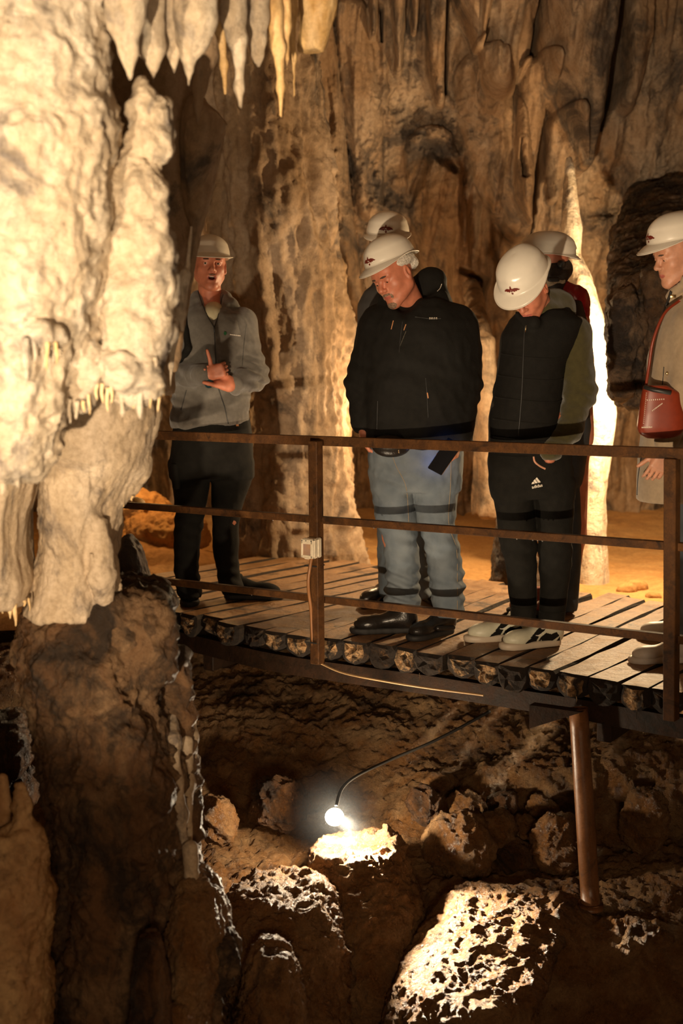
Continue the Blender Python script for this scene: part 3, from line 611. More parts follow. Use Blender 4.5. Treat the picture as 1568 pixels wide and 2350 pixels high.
rocksdf('low_rock', [loft([(2180, 590, 660, 4.75, .1), (2230, 560, 690, 4.75, .16), (2420, 520, 730, 4.7, .24)], .04)], .008, M['crust'], .03, 6, 1,
        label='orange brown rock at the bottom between the crusted mound and the trench', cat='rock', seed=134, crag=.026)
# boulders in the pit below the boardwalk
BOULD = [(1055, 1942, 5.75, 82, 74, 'biggest round crusted boulder, lit from the left, in the middle of the pit'), (978, 1848, 5.95, 36, 38, 'small ochre boulder at the left end of the row below the boardwalk'),
 (1072, 1850, 6.0, 42, 34, 'angular ochre boulder above the biggest boulder'), (1140, 1905, 5.85, 46, 40, 'reddish wet boulder right of the biggest boulder'), (1150, 1850, 6.05, 34, 28, 'reddish boulder behind the wet one'),
 (1205, 1900, 5.9, 30, 24, 'small dark boulder wedged between the reddish and the slanted boulders'), (1280, 1935, 5.75, 62, 66, 'slanted pale streaked boulder just left of the support pole'),
 (1180, 1972, 5.85, 66, 44, 'smooth shaded brown boulder low between the biggest and the slanted one'), (1245, 1862, 6.0, 34, 26, 'rough grey boulder above the slanted one'), (1010, 1795, 6.2, 40, 22, 'low reddish slab above the small ochre boulder'),
 (640, 1840, 6.0, 60, 60, 'dark reddish boulder left of the glowing lamp'), (500, 1880, 5.8, 44, 60, 'brown boulder next to the foot of the column'), (1480, 1880, 5.9, 50, 70, 'orange brown knob right of the support pole')]
for i, (px, py, dd, rx, rz, lab) in enumerate(BOULD):
    c = P(px, py, dd); rs = random.Random(i)
    Rm = frame((math.sin(i*1.7)*.5, 1, math.cos(i*2.3)*.3))
    rocksdf('boulder', [ell(c, (rx*dd/F, rx*dd/F*.9, rz*dd/F), Rm), ell(c+np.array([.25*rx*dd/F*(-1)**i, -.02, -.2*rz*dd/F]), (.7*rx*dd/F, .7*rx*dd/F, .7*rz*dd/F))], .009, M['crust'] if i % 3 != 1 else M['mud'], .05, 6, 1,
            label=lab, cat='boulder', seed=110+i, crag=.030, group='boulders below the boardwalk')

# ---------------------------------------------------------------- boardwalk
M['log'] = rock('worn_log_wood', (.46, .26, .115), (.31, .16, .065), (.08, .045, .022), .46, 5, 1, .8, .008, 90, darkpos=.40, wet=.15)
M['logend'] = rock('broken_log_end', (.62, .40, .20), (.40, .22, .09), (.03, .02, .012), .8, 11, 1, 1., .012, 80, darkpos=.50)
M['logdark'] = rock('dark_log_end', (.30, .15, .05), (.03, .018, .010), (.02, .012, .007), .9, 9, 1, 1., .012, 80, darkpos=.56, midpos=.62)
M['bark'] = rock('dark_log_side', (.05, .03, .015), (.028, .017, .009), (.012, .008, .005), .85, 8, 1, 1., .01, 80)
M['steel'] = rock('rusted_steel', (.115, .046, .011), (.065, .026, .007), (.028, .013, .005), .62, 9, 1, .35, .003, 160, darkpos=.4)
M['beam'] = rock('dark_rusted_beam', (.04, .018, .008), (.024, .012, .006), (.012, .008, .005), .6, 6, 1, .5, .004, 120, darkpos=.42)
M['steel'].node_tree.nodes['Principled BSDF'].inputs['Specular IOR Level'].default_value = .25
M['beam'].node_tree.nodes['Principled BSDF'].inputs['Specular IOR Level'].default_value = .2
M['base'].node_tree.nodes['Principled BSDF'].inputs['Specular IOR Level'].default_value = .3
FRONT = [(-1.42, 7.30), (-.82, 6.73), (-.36, 6.28), (-.05, 6.07), (.3, 5.87), (.62, 5.66), (.92, 5.46), (1.27, 5.19), (1.75, 4.86), (2.5, 4.34)]
FP = smoothpath([(a, b, 0) for a, b in FRONT], 400)
FS = np.concatenate([[0], np.cumsum(np.linalg.norm(np.diff(FP, axis=0), axis=1))])
def fpt(s): return np.array([np.interp(s, FS, FP[:, i]) for i in range(3)])
def ftan(s): t = fpt(s+.12)-fpt(s-.12); return t/np.linalg.norm(t)
NRM = np.array([.535, .845, 0]); NRM /= np.linalg.norm(NRM)
walk = empty('boardwalk', (.9, 6.0, -.10)); tag(walk, 'wooden boardwalk of flat-topped logs the visitors stand on', 'boardwalk')
rs = random.Random(5); s = .02; li = 0
while s < FS[-1]-.1:
    wdt = rs.uniform(.105, .15); gap = rs.uniform(.004, .015)
    c0 = fpt(s+wdt/2); t = ftan(s+wdt/2); nl = np.array([-t[1], t[0], 0]); nl = nl if nl[1] > 0 else -nl
    nl = nl*.72+NRM*.28; nl /= np.linalg.norm(nl)
    side_ = np.cross(nl, (0, 0, 1)); L_ = 1.62+rs.uniform(-.05, .08); f0 = rs.uniform(-.03, .035)
    hgt = rs.uniform(.088, .112); dz = rs.uniform(-.006, .003); narrow = rs.uniform(.88, 1.0); yaw = rs.uniform(-.010, .010)
    prof = [(-.47, 0.), (0, .0), (.47, 0.), (.505, -.12), (.52, -.45), (.44, -.76), (.24, -.96), (0, -1.02), (-.24, -.96), (-.44, -.76), (-.52, -.45), (-.505, -.12)]
    nseg = 9; V = []
    for i in range(nseg+1):
        u = i/nseg; ctr = c0-nl*f0+nl*u*L_+side_*(yaw*u*L_)
        w_ = wdt*(1+(narrow-1)*u)
        for k, (a, b) in enumerate(prof):
            jit = 0 if k == 1 else .004*math.sin(7.3*i+k*2.1+li)
            V.append(ctr+side_*(a*w_+jit)+np.array([0, 0, dz+b*hgt+(.003*math.sin(3.1*i+k+li) if k > 2 or k == 0 else .0015*math.sin(2*i+li))]))
    n = len(prof); V = np.array(V); Q = gridq(nseg+1, n, True); cf = V[:n].mean(0)
    r1_ = cf+(V[:n]-cf)*.74; r2_ = cf+(V[:n]-cf)*.38
    k0 = len(V)+2*n; V = np.vstack([V, r1_, r2_, cf, V[-n:].mean(0)]); E = []; o1, o2 = (nseg+1)*n, (nseg+2)*n
    for j in range(n): E.append([j, (j+1) % n, o1+(j+1) % n, o1+j][::1]); E.append([o1+j, o1+(j+1) % n, o2+(j+1) % n, o2+j])
    for j in range(0, n, 2):
        E.append([k0, o2+j, o2+(j+1) % n, o2+(j+2) % n]); b0 = nseg*n; E.append([k0+1, b0+(j+2) % n, b0+(j+1) % n, b0+j])
    # chipped, uneven cut end
    for j in range(n): V[j] = V[j]+nl*rs.uniform(0, .012); V[o1+j] = V[o1+j]+nl*rs.uniform(-.016, .004)+np.array([0, 0, rs.uniform(-.004, .004)]); V[o2+j] = V[o2+j]+nl*rs.uniform(-.02, .004)
    V[k0] = V[k0]-nl*rs.uniform(.0, .02)
    top = [0 if (q % n) in (0, 1, 2, 11, 3) or False else 2 for q in range(len(Q))]
    top = [0 if (q % n) in (0, 1) else 2 for q in range(len(Q))]
    bright = li % 5 != 4 and rs.random() < .8
    mi = np.array(top+[(1 if bright else 3) if q not in range(0, 2*n, 2) else 3 for q in range(len(E))])
    mk('log_plank', V, np.vstack([Q, np.array(E)]), [M['log'], M['logend'], M['bark'], M['logdark']], walk, smooth=False, midx=mi)
    s += wdt+gap; li += 1
# steel channel carrying the log ends, inner bearer, cross members
def channel(pts, z0, h, name, out=.0, th=.012):
    V = []; sec = [(0, 0), (.05, 0), (.05, -th), (th, -th), (th, -h+th), (.05, -h+th), (.05, -h), (0, -h)]
    for i, c in enumerate(pts):
        t = pts[min(i+1, len(pts)-1)]-pts[max(i-1, 0)]; t /= np.linalg.norm(t); nn = np.array([-t[1], t[0], 0]); nn = nn if nn[1] > 0 else -nn
        for a, b in sec: V.append(c+nn*(out+a)+np.array([0, 0, z0+b]))
    Q = gridq(len(pts), 8, True); m = len(pts)
    E = [[0, 1, 2, 3], [4, 5, 6, 7], [0, 3, 4, 7]]; E2 = [[(m-1)*8+i for i in e][::-1] for e in E]
    return mk(name, np.array(V), np.vstack([Q, E, E2]), M['beam'], walk, smooth=False)
channel(FP[::8], -.104, .082, 'edge_beam', .012)
channel([p+NRM*1.42 for p in FP[::8]], -.104, .082, 'back_beam')
V, Q = beam(fpt(2.55)+NRM*.06+[0, 0, -.235], fpt(2.55)+NRM*1.45+[0, 0, -.235], .10, .10); 

for sx in (1.05, 3.1, 4.1):
    a = fpt(sx)+[0, 0, -.225]; mk('cross_beam', *beam(a+NRM*.05, a+NRM*1.5, .06, .09), M['beam'], walk, smooth=False)
# triangular bracket plate next to the pole
a = P(1215, 1618, 5.42); b = P(1335, 1635, 5.36); c = P(1215, 1672, 5.44); w_ = NRM*.05
V = np.array([a, b, c, a+w_, b+w_, c+w_]); mk('bracket_plate', V, [[0, 2, 1], [3, 4, 5], [0, 1, 4, 3], [1, 2, 5, 4], [2, 0, 3, 5]], M['beam'], walk, smooth=False)
# mud fringes hanging from the logs
for px, y0, y1 in ((1461, 1605, 1650), (1475, 1610, 1625), (1323, 1598, 1612), (1436, 1612, 1620), (963, 1545, 1562), (1530, 1655, 1668)):
    mk('root_hair', *tube([P(px, y0, 5.25), P(px+1.5, (y0+y1)/2, 5.25), P(px, y1, 5.25)], .0012, 4), M['logend'], walk)

# ---------------------------------------------------------------- handrail
rail = empty('handrail', (float(P(725, 1500, 5.97)[0]), 5.97, -.1)); tag(rail, 'rusty square-tube steel handrail along the boardwalk edge', 'handrail')
DL, D1, D2 = 6.62, 5.98, 5.09
def railline(pl, pr, h, name):
    a = P(*pl, DL); b = P(*pr, 5.05); a2 = a+(a-b)*.10; b2 = b+(b-a)*.35
    mid = P(725, np.interp(725, [pl[0], pr[0]], [pl[1], pr[1]]), D1)
    mk(name, *beam(a2, b2, .03, h), M['steel'], rail, smooth=False)
railline((352, 998), (1568, 1041), .040, 'top_rail')
railline((290, 1159), (1568, 1255), .030, 'middle_rail')
railline((347, 1330), (1568, 1468), .030, 'bottom_rail')
tp = P(724, 1012, D1-.02); bt = P(729, 1523, D1-.035)
rdir = P(1568, 1041, 5.05)-P(352, 998, DL); rdir[2] = 0; rdir /= np.linalg.norm(rdir)
def post(tp, bt):
    R = frame(bt-tp, np.cross(rdir, (0, 0, 1))); return box((tp+bt)/2, (.046, np.linalg.norm(bt-tp), .046), R)
mk('post', *post(tp, bt), M['steel'], rail, smooth=False)
mk('post', *post(P(1543, 1052, D2-.03), P(1541, 1652, D2-.035)), M['steel'], rail, smooth=False)
mk('post', *post(P(1543, 1052, D2-.03)+(P(1543, 1052, D2-.03)-tp)*.9, P(1541, 1652, D2-.035)+(P(1543, 1052, D2-.03)-tp)*.9), M['steel'], rail, smooth=False)
# water drops under the rails
M['drop'] = mat('water_drop', (.9, .9, .9), .05, spec=1)
M['drop'].node_tree.nodes['Principled BSDF'].inputs['Transmission Weight'].default_value = .9
for px, ln in ((625, 'm'), (702, 'm'), (815, 'm'), (860, 'm'), (1230, 'm'), (1243, 'm'), (1255, 'm'), (574, 'b'), (1195, 'm')):
    (l, r), hh = (((290, 1159), (1568, 1255)), .015) if ln == 'm' else (((347, 1330), (1568, 1468)), .015)
    t = (px-l[0])/(r[0]-l[0]); tt = t  # position along the rail in space
    A, B_ = P(*l, DL), P(*r, 5.05); best = min(np.linspace(0, 1, 400), key=lambda q: abs(784+F*((A+(B_-A)*q)[0]/((A+(B_-A)*q)[1]*math.cos(PITCH)))-px))
    c = A+(B_-A)*best-[0, 0, hh+.002]
    V, Q = sdf_mesh([ell(c, (.003, .003, .0045), k=0)], .0011, 0); mk('water_drop', V, Q, M['drop'], rail)

# ---------------------------------------------------------------- switch box, conduit and cables
M['box'] = mat('ivory_plastic', (.72, .62, .46), .4, noise=.15, nscale=60)
M['pane'] = mat('smoked_pane', (.30, .22, .20), .2, col2=(.42, .25, .14), nscale=14)
M['dark'] = mat('black_plastic', (.02, .018, .016), .45)
bd = D1-.05; c = P(712, 1258, bd-.03); R = frame((.38, .92, 0)); 
sb = empty('switch_box', c-[0, 0, .042]); tag(sb, 'small ivory plastic switch box with a smoked window fixed to the handrail post', 'switch')
R = frame((.55, .83, 0)); rr, ff, uu = R[:, 0], R[:, 1], R[:, 2]
mk('housing', *box(c+ff*.03, (.060, .030, .084), R, .005), M['box'], sb, smooth=False)
mk('housing', *box(c-ff*.003, (.064, .030, .084), R, .006), M['box'], sb, smooth=False)
mk('front_frame', *join([box(c-ff*.021+rr*x+uu*z, (w1, .008, h1), R, .002) for x, z, w1, h1 in ((-.026, 0, .010, .078), (.024, 0, .014, .078), (0, .030, .060, .020), (0, -.033, .060, .012))]), M['box'], sb, smooth=False)
mk('window_pane', *box(c-ff*.019+uu*.0-rr*.002, (.044, .004, .054), R, .001), M['pane'], sb, smooth=False)
mk('latch', *box(c-ff*.022-uu*.0405, (.024, .008, .006), R, .001), M['box'], sb, smooth=False)
for x in (-.024, -.004, .022): mk('screw', *box(c-ff*.0255+rr*x+uu*.034, (.005, .002, .005), R, .001), M['dark'], sb, smooth=False)
cd = smoothpath([P(716, 1276, bd), P(712, 1300, bd-.01), P(708, 1330, bd-.015), P(709, 1360, bd-.01), P(714, 1400, bd+.01), P(717, 1460, bd+.01), P(722, 1515, bd+.01)], 30)
cdo = tag(mk('conduit', *tube(cd, .0075, 8), mat('orange_brown_conduit', (.25, .11, .04), .4), smooth=True), 'brown cable conduit running down the handrail post from the switch box', 'cable')
for y in (1297, 1472): mk('cable_tie', *box(P(722, y, D1-.02), (.062, .062, .006), frame((.55, .83, 0))), M['dark'], cdo, smooth=False)
pale = smoothpath([P(738, 1524, D1-.02), P(790, 1546, 5.83), P(880, 1564, 5.7), P(980, 1580, 5.6), P(1090, 1594, 5.5), P(1110, 1597, 5.48)], 40)
tag(mk('pale_cable', *tube(pale+np.array([0, 0, .002]), .0045, 7), mat('pale_cable', (.55, .36, .18), .5)), 'thin pale cable sagging under the steel edge beam', 'cable')
blk = smoothpath([P(1125, 1632, 5.9), P(1060, 1668, 5.85), P(985, 1706, 5.8), P(900, 1742, 5.75), P(820, 1780, 5.65), P(785, 1810, 5.58), P(772, 1850, 5.5)], 50)
tag(mk('black_cable', *tube(blk, .0068, 8), M['dark']), 'black cable sagging from the boardwalk down to the lamp', 'cable')

# support pole
M['pole'] = rock('rusted_pole', (.28, .12, .045), (.17, .07, .025), (.06, .03, .015), .36, 7, .4, .3, .003, 120, darkpos=.36, wet=.1)
pt, pb = P(1328, 1625, 5.42), P(1356, 2078, 5.36)
pl = mk('support_pole', *tube([pt+(pb-pt)*t for t in np.linspace(0, 1, 10)], .0375, 28), M['pole'], origin=pb); tag(pl, 'rusty round steel support pole standing on the pit slope under the boardwalk', 'pole')
mk('base_flange', *tube([pb+[0, 0, .012], pb-[0, 0, .012]], .05, 20), M['pole'], pl)

# pit lamp: housing, glowing lens, bracket
lp = P(768, 1875, 5.60)
le = empty('floodlight', lp-[0, 0, .05]); tag(le, 'small glowing round floodlight in the dark pit below the boardwalk', 'lamp')
em = bpy.data.materials.new('lamp_glow'); nt, N, L, B = nodes(em); B.inputs['Emission Color'].default_value = (1, .93, .82, 1); B.inputs['Emission Strength'].default_value = 60; B.inputs['Base Color'].default_value = (1, 1, 1, 1)
fw = np.array([.05, -1, -.02]); fw /= np.linalg.norm(fw)
V, Q = sdf_mesh([ell(lp+fw*.006, (.033, .012, .033), k=0)], .0035, 1); mk('lens', V, Q, em, le)
mk('lamp_housing', *tube([lp-fw*.07, lp-fw*.05, lp-fw*.01, lp-fw*.0], [.02, .036, .042, .040], 20), M['dark'], le)
haze_m = bpy.data.materials.new('halo_haze'); haze_m.use_nodes = True; hn = haze_m.node_tree; hn.nodes.remove(hn.nodes['Principled BSDF'])  # haze ball added around the lamp, its falloff shaped to imitate the halo
vs = hn.nodes.new('ShaderNodeVolumeScatter');  vs.inputs['Color'].default_value = (.9, .95, 1, 1); vs.inputs['Anisotropy'].default_value = .2
tcn = hn.nodes.new('ShaderNodeTexCoord'); vl = hn.nodes.new('ShaderNodeVectorMath'); vl.operation = 'LENGTH'; sb_ = hn.nodes.new('ShaderNodeVectorMath'); sb_.operation = 'SUBTRACT'; sb_.inputs[1].default_value = (0, 0, .26)
mr = hn.nodes.new('ShaderNodeMapRange'); mr.interpolation_type = 'SMOOTHSTEP'; mr.inputs[1].default_value = 0; mr.inputs[2].default_value = .25; mr.inputs[3].default_value = .075; mr.inputs[4].default_value = 0
hn.links.new(tcn.outputs['Object'], sb_.inputs[0]); hn.links.new(sb_.outputs[0], vl.inputs[0]); hn.links.new(vl.outputs['Value'], mr.inputs[0]); hn.links.new(mr.outputs[0], vs.inputs['Density'])
hn.links.new(vs.outputs[0], hn.nodes['Material Output'].inputs['Volume'])
V, Q = sdf_mesh([ell(lp, .26, k=0)], .03, 0); tag(mk('haze', V, Q, haze_m), 'ball of haze added for the halo around the floodlight in the pit', 'haze', kind='stuff')

# ---------------------------------------------------------------- people
def skin_mat(name, c):
    m = mat(name, c, .46, noise=.18, nscale=45, bump=.15, bscale=500); B = m.node_tree.nodes['Principled BSDF']
    B.inputs['Subsurface Weight'].default_value = .12; B.inputs['Subsurface Radius'].default_value = (.012, .004, .002); B.inputs['Subsurface Scale'].default_value = .6
    return m
M['skin'] = skin_mat('skin_ruddy', (.56, .20, .115)); M['skin2'] = skin_mat('skin_fair', (.56, .27, .165))
M['lip'] = mat('lips', (.42, .12, .09), .4); M['mouth'] = mat('mouth_inside', (.10, .02, .015), .5)
M['eyew'] = mat('eye', (.75, .68, .6), .12); M['iris'] = mat('iris', (.03, .02, .012), .1)
M['teeth'] = mat('teeth', (.8, .72, .6), .3)
M['helmet'] = mat('helmet_shell', (.74, .68, .58), .28, noise=.06, nscale=20, coat=.3); M['hrim'] = mat('helmet_rim', (.60, .54, .45), .4)
M['emblem'] = mat('dark_red_emblem', (.16, .022, .012), .4, noise=.3, nscale=120)
M['blk'] = mat('black_softshell', (.0075, .0065, .005), .85, noise=.3, nscale=40, bump=.4, bscale=300, spec=.25)
M['blk2'] = mat('black_trousers', (.010, .009, .007), .9, noise=.3, nscale=30, bump=.4, bscale=260, spec=.2)
M['grey'] = mat('grey_fleece', (.135, .122, .105), .95, noise=.15, nscale=60, bump=.5, bscale=420, spec=.2, sheen=.3)
M['olive'] = mat('olive_sleeve', (.060, .050, .018), .9, noise=.2, nscale=50, bump=.4, bscale=300, spec=.2, sheen=.3)
M['denim'] = mat('light_denim', (.18, .21, .235), .85, col2=(.115, .142, .17), nscale=9, bump=.5, bscale=500, spec=.2)
M['ddenim'] = mat('dark_denim', (.035, .042, .052), .85, noise=.4, nscale=14, bump=.4, bscale=400)
M['leather'] = mat('black_leather', (.016, .013, .011), .28, noise=.3, nscale=30, bump=.25, bscale=150)
M['sole'] = mat('black_sole', (.015, .013, .012), .7)
M['tan'] = mat('beige_coat', (.36, .27, .175), .9, noise=.12, nscale=60, bump=.3, bscale=500, spec=.25, sheen=.2)
M['shirt'] = mat('cream_shirt', (.55, .50, .33), .9); M['zip'] = mat('zip', (.02, .02, .02), .5); M['pull'] = mat('orange_cord', (.5, .22, .09), .5)
M['white'] = mat('white_leather', (.74, .68, .60), .5, noise=.08, nscale=60); M['cream'+'l'] = mat('cream_leather', (.62, .60, .46), .45, noise=.08, nscale=60)
M['red'] = mat('dark_red_nylon', (.36, .012, .018), .3, noise=.4, nscale=25, bump=.3, bscale=60); M['fur'] = mat('cream_fur', (.55, .43, .29), .95, noise=.4, nscale=120, bump=1, bscale=300)
M['hair'] = mat('dark_hair', (.03, .018, .010), .6, noise=.5, nscale=150, bump=.8, bscale=300); M['beard'] = mat('grey_beard', (.36, .24, .16), .9, col2=(.17, .10, .065), nscale=160, bump=1, bscale=400)
M['brow'] = mat('eyebrow_hair', (.07, .04, .025), .9); M['lace'] = mat('white_net', (.72, .66, .58), .9, noise=.35, nscale=180, bump=1, bscale=200)
M['watch'] = mat('teal_watch', (.01, .045, .06), .3); M['bag'] = mat('red_leather', (.22, .030, .010), .4, noise=.15, nscale=40); M['gold'] = mat('brass', (.7, .5, .25), .3, metal=1)
M['phone'] = mat('phone_glass', (.01, .01, .012), .12); M['stud'] = mat('pale_stud', (.75, .68, .55), .3)
M['green'] = mat('green_print', (.01, .09, .03), .5); M['print'] = mat('pale_print', (.75, .68, .58), .6)
M['brownshoe'] = mat('red_brown_shoe', (.20, .04, .02), .5)

def in_poly(x, y, poly):
    ins = np.zeros(x.shape, bool); n = len(poly)
    for i in range(n):
        x1, y1 = poly[i]; x2, y2 = poly[(i+1) % n]
        c = ((y1 > y) != (y2 > y)) & (x < (x2-x1)*(y-y1)/(y2-y1+1e-12)+x1); ins ^= c
    return ins
def raster(polys, cell):
    a = np.concatenate([np.array(p) for p in polys]); lo, hi = a.min(0), a.max(0)
    nx, ny = np.maximum(np.ceil((hi-lo)/cell).astype(int), 1)
    X, Y = np.meshgrid(lo[0]+(np.arange(nx)+.5)*cell, lo[1]+(np.arange(ny)+.5)*cell, indexing='ij')
    m = np.zeros(X.shape, bool)
    for p in polys: m |= in_poly(X, Y, p)
    gx, gy = np.meshgrid(lo[0]+np.arange(nx+1)*cell, lo[1]+np.arange(ny+1)*cell, indexing='ij')
    I = np.argwhere(m); q = np.stack([I[:, 0]*(ny+1)+I[:, 1], (I[:, 0]+1)*(ny+1)+I[:, 1], (I[:, 0]+1)*(ny+1)+I[:, 1]+1, I[:, 0]*(ny+1)+I[:, 1]+1], 1)
    u, inv = np.unique(q, return_inverse=True); return np.stack([gx.ravel()[u], gy.ravel()[u]], 1), inv.reshape(-1, 4)
def bvh_of(V, Q): return BVHTree.FromPolygons([Vector(v) for v in V], [tuple(int(i) for i in q) for q in Q])
def onto(bvh, px, py, off=.002):
    """point of a garment's surface seen at photo point (px, py)"""
    o = Vector((0, 0, CAMZ)); d = (Vector(P(px, py, 6.))-o).normalized(); h = bvh.ray_cast(o, d)
    if h[0] is None: return None
    return np.array(h[0]-d*off)
def patch(name, polys, bvh, mt, parent, cell=1.2, off=.003):
    UV, Q = raster(polys, cell); V = []; ok = []
    for u, v in UV:
        p = onto(bvh, u, v, off); ok.append(p is not None); V.append(p if p is not None else np.zeros(3))
    ok = np.array(ok); Q = Q[ok[Q].all(1)]
    if not len(Q): return None
    V = np.array(V); u, inv = np.unique(Q, return_inverse=True); return mk(name, V[u], inv.reshape(-1, 4)[:, ::-1], mt, parent)
def seam(name, pts, bvh, mt, parent, r=.0025, off=.001, n=24):
    pp = smoothpath([(a, b, 0) for a, b in pts], n); V = [onto(bvh, a, b, off) for a, b, _ in pp]; V = [v for v in V if v is not None]
    if len(V) < 3: return None
    return mk(name, *tube(V, r, 6), mt, parent)

def head_prims(eyes='open', mouth='closed', fat=0., nose=1., male=True):
    p = [ell((0, -.016, .035), (.076, .097, .086), k=0), ell((0, .028, -.028), (.058+fat*.3, .062, .082), k=.04),
         cap((-.05-fat*.5, .0, -.055), (-.014, .066, -.104), .022+fat*.4, .017, .035), cap((.05+fat*.5, .0, -.055), (.014, .066, -.104), .022+fat*.4, .017, .035),
         ell((0, .074, -.104), (.022, .018, .018), k=.02), ell((0, .074, -.06), (.030, .020, .024), k=.02),
         ell((-.036, .052, -.028), (.026+fat*.3, .024, .024), k=.025), ell((.036, .052, -.028), (.026+fat*.3, .024, .024), k=.025),
         ell((0, .062, .04), (.052, .026, .03), k=.03),
         ell((-.031, .094, .0), (.018, .014, .012), k=.014, op='s'), ell((.031, .094, .0), (.018, .014, .012), k=.014, op='s'),
         cap((-.044, .076, .022), (-.012, .086, .019), .008, .009, .012), cap((.044, .076, .022), (.012, .086, .019), .008, .009, .012),
         cap((0, .086, .012), (0, .108*nose, -.026), .007, .0105, .012), ell((0, .108*nose, -.030), (.0115, .011, .010), k=.008),
         ell((-.0125, .097, -.034), (.008, .010, .0075), k=.006), ell((.0125, .097, -.034), (.008, .010, .0075), k=.006),
         ell((-.0065, .103, -.041), (.0032, .005, .003), k=.003, op='s'), ell((.0065, .103, -.041), (.0032, .005, .003), k=.003, op='s')]
    for sx in (-1, 1):
        p.append(ell((sx*.031, .0755, .002), (.0140, .0135, .0135), k=.003))   # lid ball
        oz = {'open': .0052, 'down': .0016}[eyes]
        p.append(ell((sx*.031, .091, .001 if eyes == 'open' else -.004), (.0115, .010, oz), k=.002, op='s'))
        p += [ell((sx*.0775, -.012, -.008), (.0075, .018, .030), frame((sx*.25, 1, .0)), k=.008), ell((sx*.084, -.006, -.004), (.006, .010, .018), frame((sx*.3, 1, 0)), k=.004, op='s'),
              ell((sx*.078, -.004, -.032), (.006, .008, .009), k=.006)]
    mz = -.066
    if mouth == 'open':
        p += [cap((-.018, .087, mz+.010), (.018, .087, mz+.010), .0055, k=.006), ell((0, .093, mz+.010), (.010, .006, .0055), k=.005), cap((-.016, .086, mz-.015), (.016, .086, mz-.015), .006, k=.006), ell((0, .092, mz-.002), (.017, .022, .0085), k=.004, op='s')]
    else:
        p += [cap((-.022, .084, mz+.003), (0, .092, mz+.005), .0045, .006, .006), cap((.022, .084, mz+.003), (0, .092, mz+.005), .0045, .006, .006), cap((-.016, .086, mz-.006), (.016, .086, mz-.006), .0065, k=.006),
              cap((-.026, .094, mz-.0012), (.026, .094, mz-.0012), .0016, k=.003, op='s')]
    return p
def head_frame(yaw, pitch, roll=0.):
    """yaw 0 = facing the camera, positive = towards the right of the photo; pitch positive = looking down"""
    y, p, r = map(math.radians, (yaw, pitch, roll)); f = np.array([math.sin(y)*math.cos(p), -math.cos(y)*math.cos(p), -math.sin(p)])
    R = frame(f); c, s = math.cos(r), math.sin(r); rt, up = R[:, 0]*c+R[:, 2]*s, -R[:, 0]*s+R[:, 2]*c
    return np.stack([rt, R[:, 1], up], 1)

def hand_prims(Wp, fdir, pn, ts, curls=(30, 35, 40, 40), thumb=(.5, .6, .1), tcurl=20, s=1.):
    """wrist, finger direction, palm normal, thumb side"""
    f = np.array(fdir, float); f /= np.linalg.norm(f); t = np.array(ts, float); t -= t@f*f; t /= np.linalg.norm(t); n = np.array(pn, float); n -= n@f*f+n@t*t; n /= np.linalg.norm(n)
    Wp = np.array(Wp); out = []
    def V3(a, b, c): return Wp+s*(a*f+b*t+c*n)
    for b in (.027, .009, -.010, -.028): out.append(cap(V3(.005, b*.7, 0), V3(.085-.004*abs(b)/.02, b, -.002), .0165*s, .0125*s, .012))
    out.append(cap(V3(.02, .018, .006), V3(.06, .026, .010), .016*s, .013*s, .012)); out.append(cap(V3(.015, -.024, .006), V3(.06, -.026, .006), .014*s, .012*s, .012))
    for i, (b, L) in enumerate(((.029, .072), (.010, .080), (-.010, .075), (-.029, .060))):
        p0 = V3(.088-.004*abs(b)/.02, b, -.002); ang = 0; d_ = f+.06*(1.5-i)*t*.5; d_ /= np.linalg.norm(d_)
        for j, (fr, w) in enumerate(((.46, .0088), (.30, .0080), (.24, .0072))):
            ang += math.radians(curls[i])*(.9 if j == 0 else 1.15); dd = d_*math.cos(ang)+n*math.sin(ang); p1 = p0+dd*L*fr*s
            out.append(cap(p0, p1, w*s, (w-.0006)*s, .003)); p0 = p1
    a, b, c = thumb; d1 = a*f+b*t+c*n; d1 /= np.linalg.norm(d1); p0 = V3(.022, .026, .008); p1 = p0+d1*.042*s; tc = math.radians(tcurl)
    ax_ = f*math.cos(.3)+n*math.sin(.3); d2 = d1*math.cos(tc)+ax_*math.sin(tc); d2 /= np.linalg.norm(d2); p2 = p1+d2*.034*s; p3 = p2+d2*.022*s
    out += [cap(p0, p1, .0145*s, .0105*s, .010), cap(p1, p2, .0105*s, .0095*s, .004), cap(p2, p3, .0095*s, .008*s, .004)]
    return out

